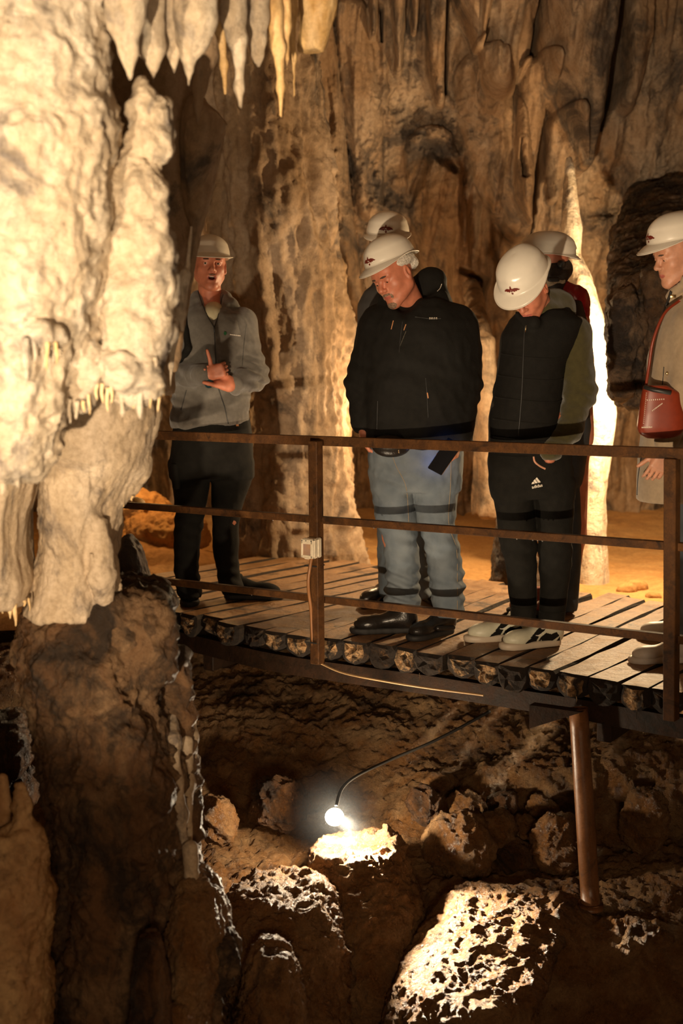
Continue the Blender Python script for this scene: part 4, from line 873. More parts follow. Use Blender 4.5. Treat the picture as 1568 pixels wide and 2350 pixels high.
def helmet(parent, c, R, s=1., tilt=0., emblem=True, name='helmet'):
    """shell in the head frame; tilt raises the front"""
    t = math.radians(tilt); T = np.array([[1, 0, 0], [0, math.cos(t), -math.sin(t)], [0, math.sin(t), math.cos(t)]]); RR = R@T
    ax_, ay, hz, z0 = .104, .130, .104, .054
    def dome(th, ph, off=0.):
        sp, cp_ = np.sin(ph)**.88, np.cos(ph)**.92 if np.isscalar(ph) else np.maximum(np.cos(ph), 0)**.92
        x = (ax_+off)*sp*np.sin(th); y = (ay+off)*sp*np.cos(th)-.012; z = z0+(hz+off)*cp_
        rid = .005*np.exp(-(x/.026)**2)*np.sin(ph)**.5*(ph < 1.35); stp = .003*(1/(1+np.exp((ph-1.08)*40)))
        k = 1+(rid+stp)/.12; return x*k, y*k, z0+(z-z0)*k
    nt_, npH, nb = 96, 26, 7; th = np.linspace(0, 2*math.pi, nt_, endpoint=False); rows = []
    for i in range(npH):
        x, y, z = dome(th, np.full(nt_, .001+(math.pi/2-.001)*i/(npH-1))); rows.append(np.stack([x, y, z], 1))
    front = np.clip(np.cos(th), 0, 1)**1.4; back = np.clip(-np.cos(th), 0, 1)**2; sd = np.abs(np.sin(th))**3
    bw = .007+.040*front+.012*back; dr = -.022*front-.010*back-.004+.010*sd
    for j in range(1, nb+1):
        u = j/nb; x = (ax_+bw*u)*np.sin(th); y = (ay+bw*u)*np.cos(th)-.012; z = z0+dr*(u**1.3)-.004*u
        rows.append(np.stack([x, y, z], 1))
    outer = np.concatenate(rows); n = len(rows)
    inn = outer.copy(); cc = np.array([0, -.012, z0]); inn = inn-np.array([0, 0, .003]); inn[:, :2] = (inn[:, :2]-cc[:2])*.975+cc[:2]; 
    V = np.concatenate([outer, inn]); Q = gridq(n, nt_, True); Qi = Q[:, ::-1]+len(outer)
    b0 = (n-1)*nt_; e = np.array([[b0+j, b0+(j+1) % nt_, b0+(j+1) % nt_+len(outer), b0+j+len(outer)] for j in range(nt_)])
    V = (V*s)@RR.T+c; hm = mk(name, V, np.vstack([Q[:, ::-1], Qi[:, ::-1], e]), M['helmet'], parent)
    edge = rows[-1]; edge = np.vstack([edge, edge[:1]])-[0, 0, .0015]; mk('rim', *tube((edge*s)@RR.T+c, .0026*s, 6, False), M['hrim'], hm)
    if emblem:
        W_ = [(-.2, .25), (-.6, .55), (-1.4, .65), (-2.3, .35), (-3.2, -.35), (-2.6, -.45), (-2.0, -.3), (-1.9, -.6), (-1.3, -.45), (-1.1, -.75), (-.35, -.35)]
        polys = [W_, [(-a, b) for a, b in W_][::-1], [(-.22, .1), (-.45, .45), (-.2, 1.25), (0, 1.5), (.2, 1.25), (.45, .45), (.22, .1)], [(-.42, -.8), (.42, -.8), (.3, -1.4), (-.3, -1.4)], [(-.2, -.1), (.2, -.1), (.22, -.6), (-.22, -.6)]]
        UV, Qe = raster(polys, .08); UV = UV*1.4
        x, y, z = dome(UV[:, 0]*.01/ay*1.0, 1.34-UV[:, 1]*.01/.118, .0016); y = y+.0009
        Ve = (np.stack([x, y, z], 1)*s)@RR.T+c; mk('emblem', Ve, Qe, M['emblem'], hm)
    return hm
def shoe(parent, heel, toe_dir, L=.29, mt=None, msole=None, name='shoe', sole_h=.026, w=1.):
    """heel centre on the deck, direction of the toe"""
    f = np.array([toe_dir[0], toe_dir[1], 0.]); R = frame(f); c = np.array(heel)
    def LR(x, y, z): return np.array([x*w, y, z])
    up_ = [cap((0, .04, .052), (0, .10, .056), .038, .036, .02), ell((0, .205, .040), (.043*w, .062, .032), k=.03), cap((0, .09, .060), (0, .2, .042), .036, .030, .03, ax=(0, 0, 1), s=.8), ell((0, .035, .045), (.034, .042, .045), k=.02), cap((0, .045, .07), (0, .048, .12), .036, .041, .03),
           (lambda p: .018-p[:, 2], None, None, 0, 'i'), (lambda p: p[:, 2]-.118, None, None, 0, 'i')]
    so = [cap((0, .042, .013), (0, .12, .013), .038, .037, .01), cap((0, .12, .013), (0, .215, .013), .037, .047*w, .01), ell((0, .235, .016), (.043*w, .050, .03), k=.01), (lambda p: p[:, 2]-sole_h, None, None, 0, 'i'), (lambda p: .001-p[:, 2], None, None, 0, 'i')]
    k = L/.285
    V, Q = sdf_mesh(rotlocal(up_, c, R, k), .006, 2); o = mk(name, V, Q, mt or M['leather'], parent)
    V2, Q2 = sdf_mesh(rotlocal(so, c, R, k), .006, 1); mk('sole', V2, Q2, msole or M['sole'], o)
    return o, V, Q
def cloth(name, prims, parent, mt, h=.009, fold=.006, ff=9, seed=0, cuts=(), st=(1, 1, .6), sm=2, fine=.0, wr=()):
    V, Q = sdf_mesh(list(prims)+list(cuts), h, sm)
    def fn(v):
        q = v.copy(); q[:, 2] += .35*np.abs(v[:, 0]-v[:, 0].mean()); d = fold*fbm(q, ff, 3, seed=seed, sc=st)+fold*.6*fbm(q, ff*.8, 2, ridge=True, seed=seed+3, sc=st)
        if fine: d = d+fine*fbm(q, ff*2.2, 2, ridge=True, seed=seed+5, sc=st)
        for (cx, cy_, dd, rad, amp, fr) in wr:   # bunched rings at elbows, knees and ankles
            c = P(cx, cy_, dd); r = np.linalg.norm(v-c, axis=1); d = d+amp*np.exp(-(r/rad)**2)*np.sin((v[:, 2]-c[2]+.35*v[:, 0])*fr+2*fbm(v, 8, 2, seed=seed))
        return d
    V = disp(V, Q, fn); o = mk(name, V, Q, mt, parent); return o, V, Q, bvh_of(V, Q)
def person(origin, label, headc=None, R=None, hs=1., prims_head=None, limbs=(), hands=(), neck=None, skin='skin', hl=.0030, smile=False):
    """one mesh: head and neck at fine resolution, body core and limbs, fingers"""
    parts = []
    if headc is not None:
        pr = rotlocal(prims_head, headc, R, hs)
        if neck is not None: pr.append(cap(headc+R@np.array([0, -.03, -.06])*hs, neck, .052*hs, .062*hs, .03))
        hv = sdf_mesh(pr, hl, 1); parts.append(hv)
    parts.append(sdf_mesh(list(limbs), .014, 2))
    for hp in hands: parts.append(sdf_mesh(hp, .0032, 1))
    V, Q = join(parts); mi = np.zeros(len(Q), int)
    if headc is not None:
        q = ((V[:len(parts[0][0])]-headc)@R)/hs; cen = q[parts[0][1]].mean(1); x, y, z = cen.T
        lip = (((x/.023)**2+((z+.068)/(.0125 if smile else .0085))**2) < 1) & (y > .080); mi[:len(cen)][lip] = 1
        inn = (((x/.0165)**2+((z+.068)/.0085)**2) < 1) & (y > .06) & (y < .083); mi[:len(cen)][inn] = 2
    o = mk('person', V, Q, [M[skin], M['lip'], M['mouth']], origin=origin, midx=mi)
    tag(o, label, 'person'); return o
def eyes(parent, c, R, s=1., look=(0, 0)):
    for sx in (-1, 1):
        ec = c+R@np.array([sx*.031, .0745, .001])*s; g_ = R@np.array([look[0], 1, look[1]]); g_ /= np.linalg.norm(g_)
        V, Q = sdf_mesh([ell(ec, .0125*s, k=0)], .0022, 1); eo = mk('eye', V, Q, M['eyew'], parent)
        V, Q = sdf_mesh([ell(ec+g_*.0078*s, .0062*s, k=0)], .0012, 1); mk('iris', V, Q, M['iris'], eo)
def face_patch(name, parent, c, R, s, regions, mt, prims, off=.0022, h=.0028, seed=0):
    """a layer lying on the face (beard, brow), cut out of the head's own surface"""
    base = [(f, l-.004, u+.004, k, op) if l is not None else (f, l, u, k, op) for f, l, u, k, op in prims]
    loc = []
    for (f, l, u, k, op) in base: loc.append(((lambda p, f=f, sg=(-1 if op == 'u' else 1): f(p)-off if sg < 0 else f(p)+off*.3), l, u, k, op))
    # intersection with the region ellipsoids (union of regions)
    def reg(p):
        d = np.full(len(p), 9.)
        for (rc, rr, Rr) in regions:
            q = p-np.array(rc); q = q if Rr is None else q@Rr; q = q/np.array(rr); k0 = np.linalg.norm(q, axis=1); d = np.minimum(d, (k0-1)*min(rr))
        return d+.002*perlin(p*300+seed)
    loc.append((reg, None, None, 0, 'i')); V, Q = sdf_mesh(rotlocal(loc, c, R, s), h, 1)
    if len(Q): return mk(name, V, Q, mt, parent)
def pc(px, py, d): return P(px, py, d)

# ---- guide (left, grey fleece, talking) -------------------------------------------------------
gd = 6.82; HC, HR = P(481, 609, gd-.02), head_frame(13, -3, 2)
gl = [cap(P(488, 800, gd), P(488, 985, gd), .11, .13, .05, (0, 1, 0), .7), cap(P(428, 760, gd), P(402, 870, gd-.03), .04, k=.02), cap(P(404, 868, gd-.03), P(465, 858, gd-.24), .034, .028, .02), cap(P(555, 765, gd), P(580, 865, gd-.03), .04, k=.02), cap(P(580, 865, gd-.03), P(535, 882, gd-.22), .038, .03, .02),
      cap(P(450, 1000, gd), P(437, 1180, gd), .075, .055, .03), cap(P(437, 1180, gd), P(433, 1350, gd+.03), .05, .035, .02), cap(P(530, 1000, gd), P(520, 1190, gd), .075, .055, .03), cap(P(520, 1190, gd), P(522, 1340, gd+.1), .05, .035, .02), cap(P(487, 700, gd), P(488, 770, gd), .05, .06, .04)]
gh1 = hand_prims(P(478, 858, gd-.27), (.80, -.12, .22), (.15, .98, 0), (-.18, -.1, 1), (72, 76, 78, 78), (.22, 1., -.10), -10, .86)
gh1.append(cap(P(478, 858, gd-.27), P(455, 862, gd-.25), .024, .028, .02))
gh2 = hand_prims(P(530, 884, gd-.24), (-.9, .0, .42), (.25, -.45, .85), (-.5, -.5, -.7), (22, 28, 30, 32), (.9, .35, .2), 5, 1.02)
gh2.append(cap(P(530, 884, gd-.24), P(548, 880, gd-.2), .026, .029, .02))
hp = head_prims('open', 'open'); G1 = person(G(490, 1390), 'young man in grey half-zip fleece and black trousers, talking with hands together', HC, HR, .97, hp, gl, [gh1, gh2], P(486, 712, gd+.02), smile=True)
eyes(G1, HC, HR, .97, (.12, .0)); helmet(G1, HC+HR@np.array([0, 0, -.006]), HR, .93, 3, emblem=False)
[face_patch('eyebrow', G1, HC, HR, .97, [r_], M['brow'], hp) for r_ in (((-.029, .09, .021), (.017, .02, .0045), None), ((.029, .09, .021), (.017, .02, .0045), None))]
face_patch('stubble', G1, HC, HR, .97, [((0, .09, -.053), (.020, .02, .005), None)], M['beard'], hp, off=.0012)
V, Q = sdf_mesh(rotlocal([cap((-.011, .083, -.0605), (.011, .083, -.0605), .0032, k=0)], HC, HR, .97), .0015, 1); mk('teeth', V, Q, M['teeth'], G1)
jk = [loft([(705, 445, 520, gd, .085), (722, 420, 556, gd, .115), (745, 405, 572, gd, .13), (800, 405, 578, gd, .14), (870, 402, 575, gd, .145), (930, 398, 572, gd, .14), (985, 396, 570, gd, .145)], .03, e=2.4),
      cap(P(428, 738, gd), P(398, 865, gd-.03), .066, .062, .04), cap(P(398, 865, gd-.03), P(466, 860, gd-.25), .060, .044, .03), cap(P(556, 742, gd), P(582, 862, gd-.03), .066, .064, .04), cap(P(582, 862, gd-.03), P(541, 883, gd-.21), .062, .044, .03),
      cap(P(468, 690, gd+.05), P(510, 690, gd+.05), .045, k=.03), cap(P(446, 706, gd), P(524, 706, gd), .045, k=.03), cap(P(455, 680, gd+.01), P(470, 712, gd-.07), .022, .02, .02), cap(P(515, 682, gd+.01), P(504, 714, gd-.07), .022, .02, .02),
      cap(P(486, 650, gd-.03), P(489, 708, gd-.05), .058, .050, .012, op='s'), cap(P(489, 712, gd-.10), P(492, 752, gd-.15), .040, .008, .008, op='s')]
_, V, Q, bv = cloth('jacket', jk, G1, M['grey'], .0075, .010, 8, 3, fine=.005, wr=[(585, 865, gd-.1, .13, .010, 120), (400, 870, gd-.1, .12, .009, 110), (480, 960, gd-.1, .2, .008, 60)],
     cuts=[cut((.10, 0, -1), P(480, 972, gd))])
seam('zip', [(492, 752), (494, 800), (500, 880), (506, 905), (516, 935), (524, 972)], bv, M['zip'], G1, .0028)
seam('zip_collar', [(455, 668), (465, 700), (478, 728), (492, 752)], bv, M['zip'], G1, .0026); seam('zip_collar', [(512, 676), (506, 700), (500, 728), (492, 752)], bv, M['zip'], G1, .0026)
mk('zip_pull', *box(onto(bv, 492, 757, .006), (.008, .005, .022)), M['zip'], G1)
seam('armhole_seam', [(566, 745), (560, 790), (556, 840)], bv, M['zip'], G1, .0014)
seam('pocket_zip', [(428, 895), (420, 925), (416, 942)], bv, M['zip'], G1, .002)
patch('logo_mark', [[(517+3.6*math.cos(a), 765+4*math.sin(a)) for a in np.linspace(0, 6.28, 10)]], bv, M['green'], G1, .8)
patch('logo_text', [[(528+i*3.1, 766.5+.45*i*.9), (530.2+i*3.1, 766.9+.45*i*.9), (530.2+i*3.1, 769.0+.45*i*.9), (528+i*3.1, 768.6+.45*i*.9)] for i in range(8)], bv, M['print'], G1, .6)
V, Q = sdf_mesh([ell(P(491, 722, gd-.03), (.055, .088, .062), k=0)], .006, 1); mk('shirt', V, Q, M['shirt'], G1)
bp = [cap(P(420, 715, gd-.105), P(432, 800, gd-.15), .016, k=.01), cap(P(432, 800, gd-.15), P(405, 850, gd-.06), .018, .02, .01), ell(P(402, 800, gd+.16), (.13, .09, .2), k=.03)]
V, Q = sdf_mesh(bp, .008, 1); tag(mk('backpack', V, Q, M['blk2']), 'black backpack on the shoulder of the man in grey fleece', 'backpack')
tr = [loft([(955, 402, 572, gd, .13), (1010, 395, 580, gd, .14), (1060, 390, 582, gd, .13), (1095, 392, 582, gd, .11)], .02, e=2.3),
      loft([(1060, 389, 484, gd, .10), (1120, 398, 480, gd, .09), (1180, 402, 470, gd, .085), (1240, 399, 460, gd, .075), (1300, 400, 455, gd, .07), (1355, 404, 462, gd, .07), (1368, 412, 466, gd-.02, .07)], .02), 
      loft([(1060, 484, 582, gd, .10), (1110, 486, 576, gd, .09), (1150, 486, 560, gd+.01, .085), (1200, 487, 547, gd+.02, .075), (1260, 490, 547, gd+.04, .07), (1320, 500, 550, gd+.08, .07), (1352, 502, 562, gd+.09, .08)], .02)]
_, V, Q, bvt = cloth('trousers', tr, G1, M['blk2'], .008, .007, 9, 5, wr=[(435, 1200, gd, .1, .005, 90), (435, 1340, gd, .09, .007, 110), (520, 1330, gd, .09, .006, 110)])
mk('cargo_pocket', *sdf_mesh([loft([(1060, 392, 420, gd-.03, .07), (1120, 396, 425, gd-.03, .07)], .02)], .008, 1), M['blk2'], G1)
V, Q = sdf_mesh([cap(P(474, 866, gd-.262), P(480, 880, gd-.27), .022, .022, .01)], .004, 1); w_ = tag(mk('wristwatch', V, Q, M['watch']), 'teal sports watch on the wrist of the man in grey fleece', 'watch')
patch('belt_tag', [[(541, 968), (549, 967), (548, 978), (542, 978)]], bvt, M['pull'], G1, 1)
h1 = G(425, 1362); shoe(G1, G(436, 1368), (.10, -1), .30, M['blk2']); shoe(G1, G(512, 1374), (1, -.06), .31, M['blk2'])

# ---- goateed visitor --------------------------------------------------------------------------
d = 6.22; HC, HR = P(903, 632, d-.10), head_frame(-42, 24, -14)
hp = head_prims('down', 'closed', .012, 1.02)
gl = [cap(P(955, 850, d), P(950, 980, d), .13, .15, .05, (0, 1, 0), .75), cap(P(878, 780, d), P(832, 900, d), .045, k=.02), cap(P(830, 900, d), P(836, 985, d-.02), .04, .03, .02), cap(P(1040, 785, d), P(1068, 890, d), .05, k=.02), cap(P(1070, 890, d), P(1040, 1020, d-.1), .045, .032, .02),
      cap(P(895, 1050, d), P(905, 1230, d), .075, .055, .03), cap(P(905, 1230, d), P(922, 1390, d+.02), .05, .035, .02), cap(P(990, 1050, d), P(1012, 1230, d), .075, .055, .03), cap(P(1012, 1230, d), P(1028, 1410, d), .05, .035, .02), cap(P(940, 700, d), P(955, 800, d), .055, .07, .04)]
h1 = hand_prims(P(829, 975, d-.02), (.20, -.05, -1), (1, 0, .2), (.1, -1, 0), (25, 30, 35, 35), (.7, .5, .5), 10, 1.0)
h2 = hand_prims(P(1052, 1002, d-.12), (-.22, -.15, -1), (-1, .1, .2), (-.3, -1, 0), (38, 44, 46, 48), (.8, .3, .6), 20, 1.0)
G2 = person(G(950, 1470), 'man with grey goatee, black jacket and light blue jeans, looking down', HC, HR, .98, hp, gl, [h1, h2], P(945, 705, d+.02))
eyes(G2, HC, HR, .98, (0, -.5)); helmet(G2, HC+HR@np.array([0, -.006, .016]), HR, .96, 7)
[face_patch('eyebrow', G2, HC, HR, .98, [r_], M['brow'], hp) for r_ in (((-.029, .09, .022), (.018, .02, .0045), None), ((.029, .09, .022), (.018, .02, .0045), None))]
face_patch('moustache', G2, HC, HR, .98, [((0, .095, -.0545), (.025, .02, .0058), None), ((-.024, .08, -.066), (.006, .02, .012), None), ((.024, .08, -.066), (.006, .02, .012), None)], M['beard'], hp, seed=1)
face_patch('goatee', G2, HC, HR, .98, [((0, .08, -.106), (.027, .03, .017), None)], M['beard'], hp, seed=2, off=.0014)
net = rotlocal([ell((0, -.035, .040), (.086, .098, .040), k=.01), ell((0, -.135, .0), (.03, .022, .026), k=.02), cap((-.05, -.09, .01), (.05, -.09, .01), .025, k=.02), ell((0, .10, -.02), (.2, .09, .12), k=.01, op='s')], HC, HR, .98)
V, Q = sdf_mesh(net, .0045, 1); V = disp(V, Q, lambda v: .003*fbm(v, 90, 2, ridge=True)); mk('hair_net', V, Q, M['lace'], G2)
jk = [loft([(690, 900, 1010, d, .09), (712, 862, 1045, d, .13), (740, 838, 1075, d, .155), (800, 832, 1090, d, .175), (880, 832, 1092, d, .19), (950, 838, 1085, d, .19), (1022, 842, 1078, d, .18)], .03, e=2.5),
      cap(P(868, 745, d), P(832, 880, d), .075, .066, .04), cap(P(832, 880, d), P(833, 965, d-.01), .062, .050, .03), cap(P(1048, 750, d), P(1062, 880, d-.02), .085, .075, .04), cap(P(1062, 880, d-.02), P(1052, 1000, d-.10), .072, .052, .03),
      # hood bunched behind the neck and open collar
      cap(P(985, 652, d+.10), P(1008, 700, d+.06), .060, .050, .03), cap(P(955, 660, d+.14), P(1000, 640, d+.10), .035, .04, .03), cap(P(1005, 690, d+.03), P(950, 735, d-.13), .042, .022, .02), cap(P(885, 690, d-.02), P(925, 738, d-.15), .030, .022, .02), cap(P(960, 700, d+.08), P(900, 695, d+.02), .05, .04, .03),
      ell(P(926, 672, d-.10), (.078, .085, .085), k=.012, op='s'), cap(P(926, 700, d-.14), P(926, 724, d-.2), .045, .02, .01, op='s')]
_, V, Q, bv = cloth('jacket', jk, G2, M['blk'], .0085, .012, 6, 13, fine=.005, wr=[(835, 880, d, .12, .007, 100), (1065, 885, d, .12, .007, 90), (950, 850, d-.15, .16, .005, 50)], cuts=[cut((0, 0, -1), P(950, 1020, d))])
seam('zip', [(924, 738), (920, 770), (916, 810)], bv, M['zip'], G2, .002)
for pts in ([(903, 736), (900, 748), (898, 756)], [(932, 744), (929, 752), (927, 758)]): seam('draw_cord', pts, bv, M['pull'], G2, .0022, .003, 8)
seam('zip_shine', [(932, 760), (926, 775), (918, 795)], bv, mat('dull_metal', (.2, .18, .14), .35, metal=.8), G2, .0014)
seam('pocket_zip', [(977, 868), (980, 900), (983, 960)], bv, M['zip'], G2, .0018); seam('pocket_pull', [(981, 901), (983, 914)], bv, M['pull'], G2, .003, .003, 6)
seam('pocket_zip', [(867, 920), (866, 950), (865, 985)], bv, M['zip'], G2, .0018)
seam('chest_zip', [(952, 727), (985, 731), (1012, 731)], bv, M['zip'], G2, .0022); patch('logo_text', [[(985+i*5, 729), (988.2+i*5, 728.5), (989+i*5, 732), (985.6+i*5, 732.6)] for i in range(4)], bv, M['print'], G2, .6)
seam('hood_cord', [(1014, 652), (1010, 662), (1004, 668)], bv, M['print'], G2, .0016, .002, 8)
je = [loft([(1000, 852, 1062, d, .13), (1050, 846, 1062, d, .135), (1100, 850, 1060, d, .12), (1125, 856, 1060, d, .10)], .02, e=2.3),
      loft([(1080, 848, 948, d, .10), (1130, 855, 948, d, .095), (1200, 864, 954, d, .085), (1230, 878, 957, d, .08), (1290, 886, 962, d+.01, .075), (1340, 887, 960, d+.02, .072), (1392, 884, 964, d+.03, .075)], .016),
      loft([(1080, 940, 1052, d, .10), (1130, 946, 1050, d, .095), (1200, 962, 1044, d-.02, .085), (1240, 975, 1052, d-.03, .08), (1300, 984, 1060, d-.03, .075), (1350, 990, 1064, d-.03, .072), (1412, 998, 1064, d-.04, .075)], .016)]
_, V, Q, bvj = cloth('jeans', je, G2, M['denim'], .0075, .006, 9, 17, fine=.004, wr=[(905, 1110, d-.1, .12, .005, 90), (920, 1350, d, .1, .014, 120), (1030, 1340, d, .1, .013, 110), (1012, 1230, d, .09, .009, 100), (925, 1240, d, .08, .009, 100)])
stc = mat('stitching', (.30, .22, .13), .8); seam('seam', [(1036, 1040), (1034, 1120), (1030, 1200), (1048, 1260), (1050, 1340), (1050, 1400)], bvj, stc, G2, .0014, 0)
seam('seam', [(902, 1050), (912, 1075), (930, 1110), (936, 1150), (938, 1200)], bvj, stc, G2, .0014, 0)
wp = [ell(P(898, 1022, d-.16), (.085, .04, .052), k=.01)]
V, Q = sdf_mesh(wp, .006, 1); wo = tag(mk('waist_bag', V, Q, M['leather']), 'small black leather waist bag under the jacket of the goateed man', 'bag'); b_ = bvh_of(V, Q)
seam('buckle', [(915, 1032), (916, 1039)], b_, M['gold'], wo, .004, .002, 5)
s1, V, Q = shoe(G2, G(955, 1450), (-1, -.10), .30, M['leather']); s2, V, Q = shoe(G2, G(1038, 1450), (-.62, -.62), .29, M['leather'])
mk('ankle_strap', *sdf_mesh([cap(P(1005, 1442, d-.12), P(1040, 1440, d-.10), .012, k=.01)], .005, 1), M['leather'], s2)
# phone in his hand
R = frame((-.52, .18, -.8), (.35, -.9, 0)); ph = P(1020, 1050, d-.20)
po = tag(mk('phone', *box(ph, (.074, .150, .009), R, .003), M['phone'], smooth=False, origin=ph), 'black smartphone held low in the goateed man\'s hand', 'phone')
mk('phone_screen', *box(ph+R[:, 2]*(.005 if R[1, 2] > 0 else -.005), (.068, .142, .001), R, .0004), [bpy.data.materials.new('lit_screen')], po, smooth=False)
sm_ = bpy.data.materials['lit_screen']; nt, N, L, B = nodes(sm_); B.inputs['Base Color'].default_value = (.02, .03, .05, 1); B.inputs['Emission Color'].default_value = (.10, .28, 1, 1); B.inputs['Emission Strength'].default_value = 2.5
mk('camera_lens', *tube([ph-R[:, 2]*.004*(1 if R[1, 2] > 0 else -1)+R[:, 1]*(-.05)+R[:, 0]*.015*k_ for k_ in (0, 1)], .006, 8), M['dark'], po)

# ---- man behind the goateed one ---------------------------------------------------------------
d = 6.86; HC, HR = P(890, 562, d), head_frame(-6, 6, 0)
hp = head_prims('down', 'closed')
gl = [cap(P(900, 800, d), P(910, 980, d), .12, .12, .05, (0, 1, 0), .7), cap(P(905, 1040, d), P(910, 1230, d), .08, .06, .03), cap(P(910, 1230, d), P(905, 1360, d), .055, .04, .02), cap(P(958, 1040, d), P(960, 1230, d), .08, .06, .03), cap(P(960, 1230, d), P(968, 1360, d), .055, .04, .02), cap(P(850, 720, d), P(836, 860, d), .05, k=.02), cap(P(950, 720, d), P(960, 860, d), .05, k=.02)]
G3 = person(G(925, 1385), 'person in dark top almost hidden behind the goateed man, helmet showing above him', HC, HR, .98, hp, gl, [], P(895, 690, d))
helmet(G3, HC+HR@np.array([0, 0, 0]), HR, .98, 0)
jk = [loft([(650, 862, 930, d, .09), (668, 838, 955, d, .12), (700, 823, 970, d, .14), (760, 823, 975, d, .15), (880, 826, 985, d, .15), (1010, 832, 990, d, .15)], .03, e=2.5), cap(P(900, 650, d), P(895, 680, d), .075, .09, .03), cap(P(891, 600, d), P(895, 650, d), .062, .075, .03)]
cloth('jacket', jk, G3, mat('charcoal_cloth', (.035, .032, .030), .9, noise=.2), .010, .006, 7, 23, cuts=[cut((0, 0, -1), P(910, 1008, d))])
je = [loft([(990, 845, 985, d, .13), (1100, 850, 990, d, .12)], .02), loft([(1080, 860, 925, d, .09), (1250, 868, 928, d, .08), (1368, 870, 915, d, .075)], .02), loft([(1080, 920, 990, d, .09), (1200, 930, 988, d, .08), (1290, 938, 990, d, .075), (1372, 945, 990, d, .08)], .02)]
cloth('jeans', je, G3, mat('mid_denim', (.12, .15, .18), .85, noise=.35, nscale=10, bump=.5, bscale=400), .009, .006, 10, 27, fine=.005, wr=[(965, 1330, d, .12, .009, 100)])
shoe(G3, G(972, 1372), (.35, -1), .29, M['leather']); shoe(G3, G(905, 1375), (-.6, -.8), .29, M['leather'])

# ---- young visitor ------------------------------------------------------------------------------
d = 5.93; HC, HR = P(1210, 662, d-.12), head_frame(-28, 43, -8)
hp = head_prims('down', 'closed', -.004)
gl = [cap(P(1225, 830, d), P(1205, 980, d), .10, .10, .05, (0, 1, 0), .75), cap(P(1195, 800, d), P(1185, 900, d), .035, k=.02), cap(P(1316, 785, d), P(1328, 900, d), .042, k=.02), cap(P(1325, 900, d), P(1262, 1050, d-.14), .042, .03, .02),
      cap(P(1175, 1060, d), P(1188, 1230, d), .07, .05, .03), cap(P(1188, 1230, d), P(1200, 1400, d), .045, .035, .02), cap(P(1262, 1060, d), P(1275, 1230, d), .07, .05, .03), cap(P(1275, 1230, d), P(1268, 1420, d-.02), .045, .035, .02), cap(P(1245, 715, d), P(1245, 800, d), .05, .06, .04), cap(P(1185, 900, d), P(1180, 1000, d-.03), .035, .03, .02)]
h2 = hand_prims(P(1262, 1044, d-.06), (-.45, .1, -.85), (0, 1, 0), (-1, 0, .3), (20, 20, 20, 20), (.7, .5, .1), 10, .95)
G4 = person(G(1210, 1500), 'young visitor with bowed head in black puffer vest, olive sleeves and track pants', HC, HR, .96, hp, gl, [h2], P(1243, 720, d+.02))
helmet(G4, HC+HR@np.array([0, -.004, .004]), HR, 1.0, 2)
face_patch('hair', G4, HC, HR, .96, [((.0, -.11, -.02), (.1, .1, .05), None)], M['lace'], hp, off=.004, h=.004)
jk = [loft([(712, 1195, 1300, d, .10), (735, 1172, 1335, d, .13), (770, 1152, 1325, d, .15), (830, 1146, 1296, d, .165), (900, 1136, 1286, d, .17), (960, 1124, 1280, d, .165), (1042, 1122, 1280, d, .16)], .03, e=2.4), cap(P(1200, 718, d-.08), P(1225, 740, d-.14), .03, .03, .02), cap(P(1258, 708, d+.02), P(1290, 725, d+.02), .04, .05, .03)]
vst, V, Q, bv = cloth('puffer_vest', jk, G4, M['blk'], .0085, .003, 8, 33, fine=.002, wr=[], cuts=[cut((0, 0, -1), P(1200, 1040, d)), ell(P(1222, 690, d-.10), (.08, .09, .07), k=.01, op='s')])
for yy in (815, 865, 915, 965, 1005): seam('quilt_seam', [(1150-(yy-815)*.12, yy-4), (1200, yy+4), (1260, yy+8), (1290, yy+5)], bv, M['blk'], G4, .004, -.001, 20)
seam('zip', [(1206, 748), (1203, 780), (1198, 900), (1190, 1000)], bv, M['zip'], G4, .0025); seam('zip_pull', [(1208, 748), (1206, 762)], bv, M['gold'], G4, .0022, .003, 6)
sl = [cap(P(1318, 765, d), P(1330, 900, d), .070, .066, .04), cap(P(1330, 900, d), P(1306, 985, d-.07), .062, .052, .03), cap(P(1306, 985, d-.07), P(1262, 1036, d-.14), .052, .042, .03)]
cloth('sleeve', sl, G4, M['olive'], .0075, .006, 9, 37, fine=.003, wr=[(1328, 905, d, .1, .007, 100), (1275, 1030, d-.1, .09, .005, 120)])
sl = [cap(P(1185, 790, d), P(1165, 900, d), .05, .05, .03), cap(P(1160, 900, d), P(1160, 1020, d-.05), .045, .042, .03)]
cloth('sleeve', sl, G4, M['blk'], .009, .006, 9, 38)
hd = [cap(P(1240, 690, d+.02), P(1290, 700, d+.06), .058, .052, .03), cap(P(1250, 712, d-.04), P(1300, 718, d+.02), .04, .04, .03), cap(P(1275, 690, d+.08), P(1235, 700, d+.1), .05, .05, .03), ell(P(1212, 668, d-.10), (.075, .10, .085), k=.01, op='s')]
cloth('hood', hd, G4, M['olive'], .008, .006, 12, 39)
pt_ = [loft([(1000, 1128, 1300, d, .13), (1060, 1120, 1312, d, .135), (1110, 1124, 1316, d, .12), (1140, 1130, 1316, d, .1)], .02, e=2.3),
      loft([(1100, 1124, 1220, d, .10), (1170, 1138, 1226, d, .09), (1240, 1146, 1232, d, .08), (1300, 1162, 1231, d, .075), (1360, 1168, 1232, d, .07), (1388, 1174, 1232, d, .065), (1422, 1174, 1228, d, .066)], .016),
      loft([(1100, 1215, 1318, d, .10), (1170, 1228, 1316, d, .09), (1240, 1238, 1310, d-.02, .08), (1280, 1238, 1313, d-.02, .078), (1340, 1240, 1306, d-.02, .07), (1400, 1238, 1297, d-.02, .065), (1432, 1238, 1295, d-.02, .066)], .016)]
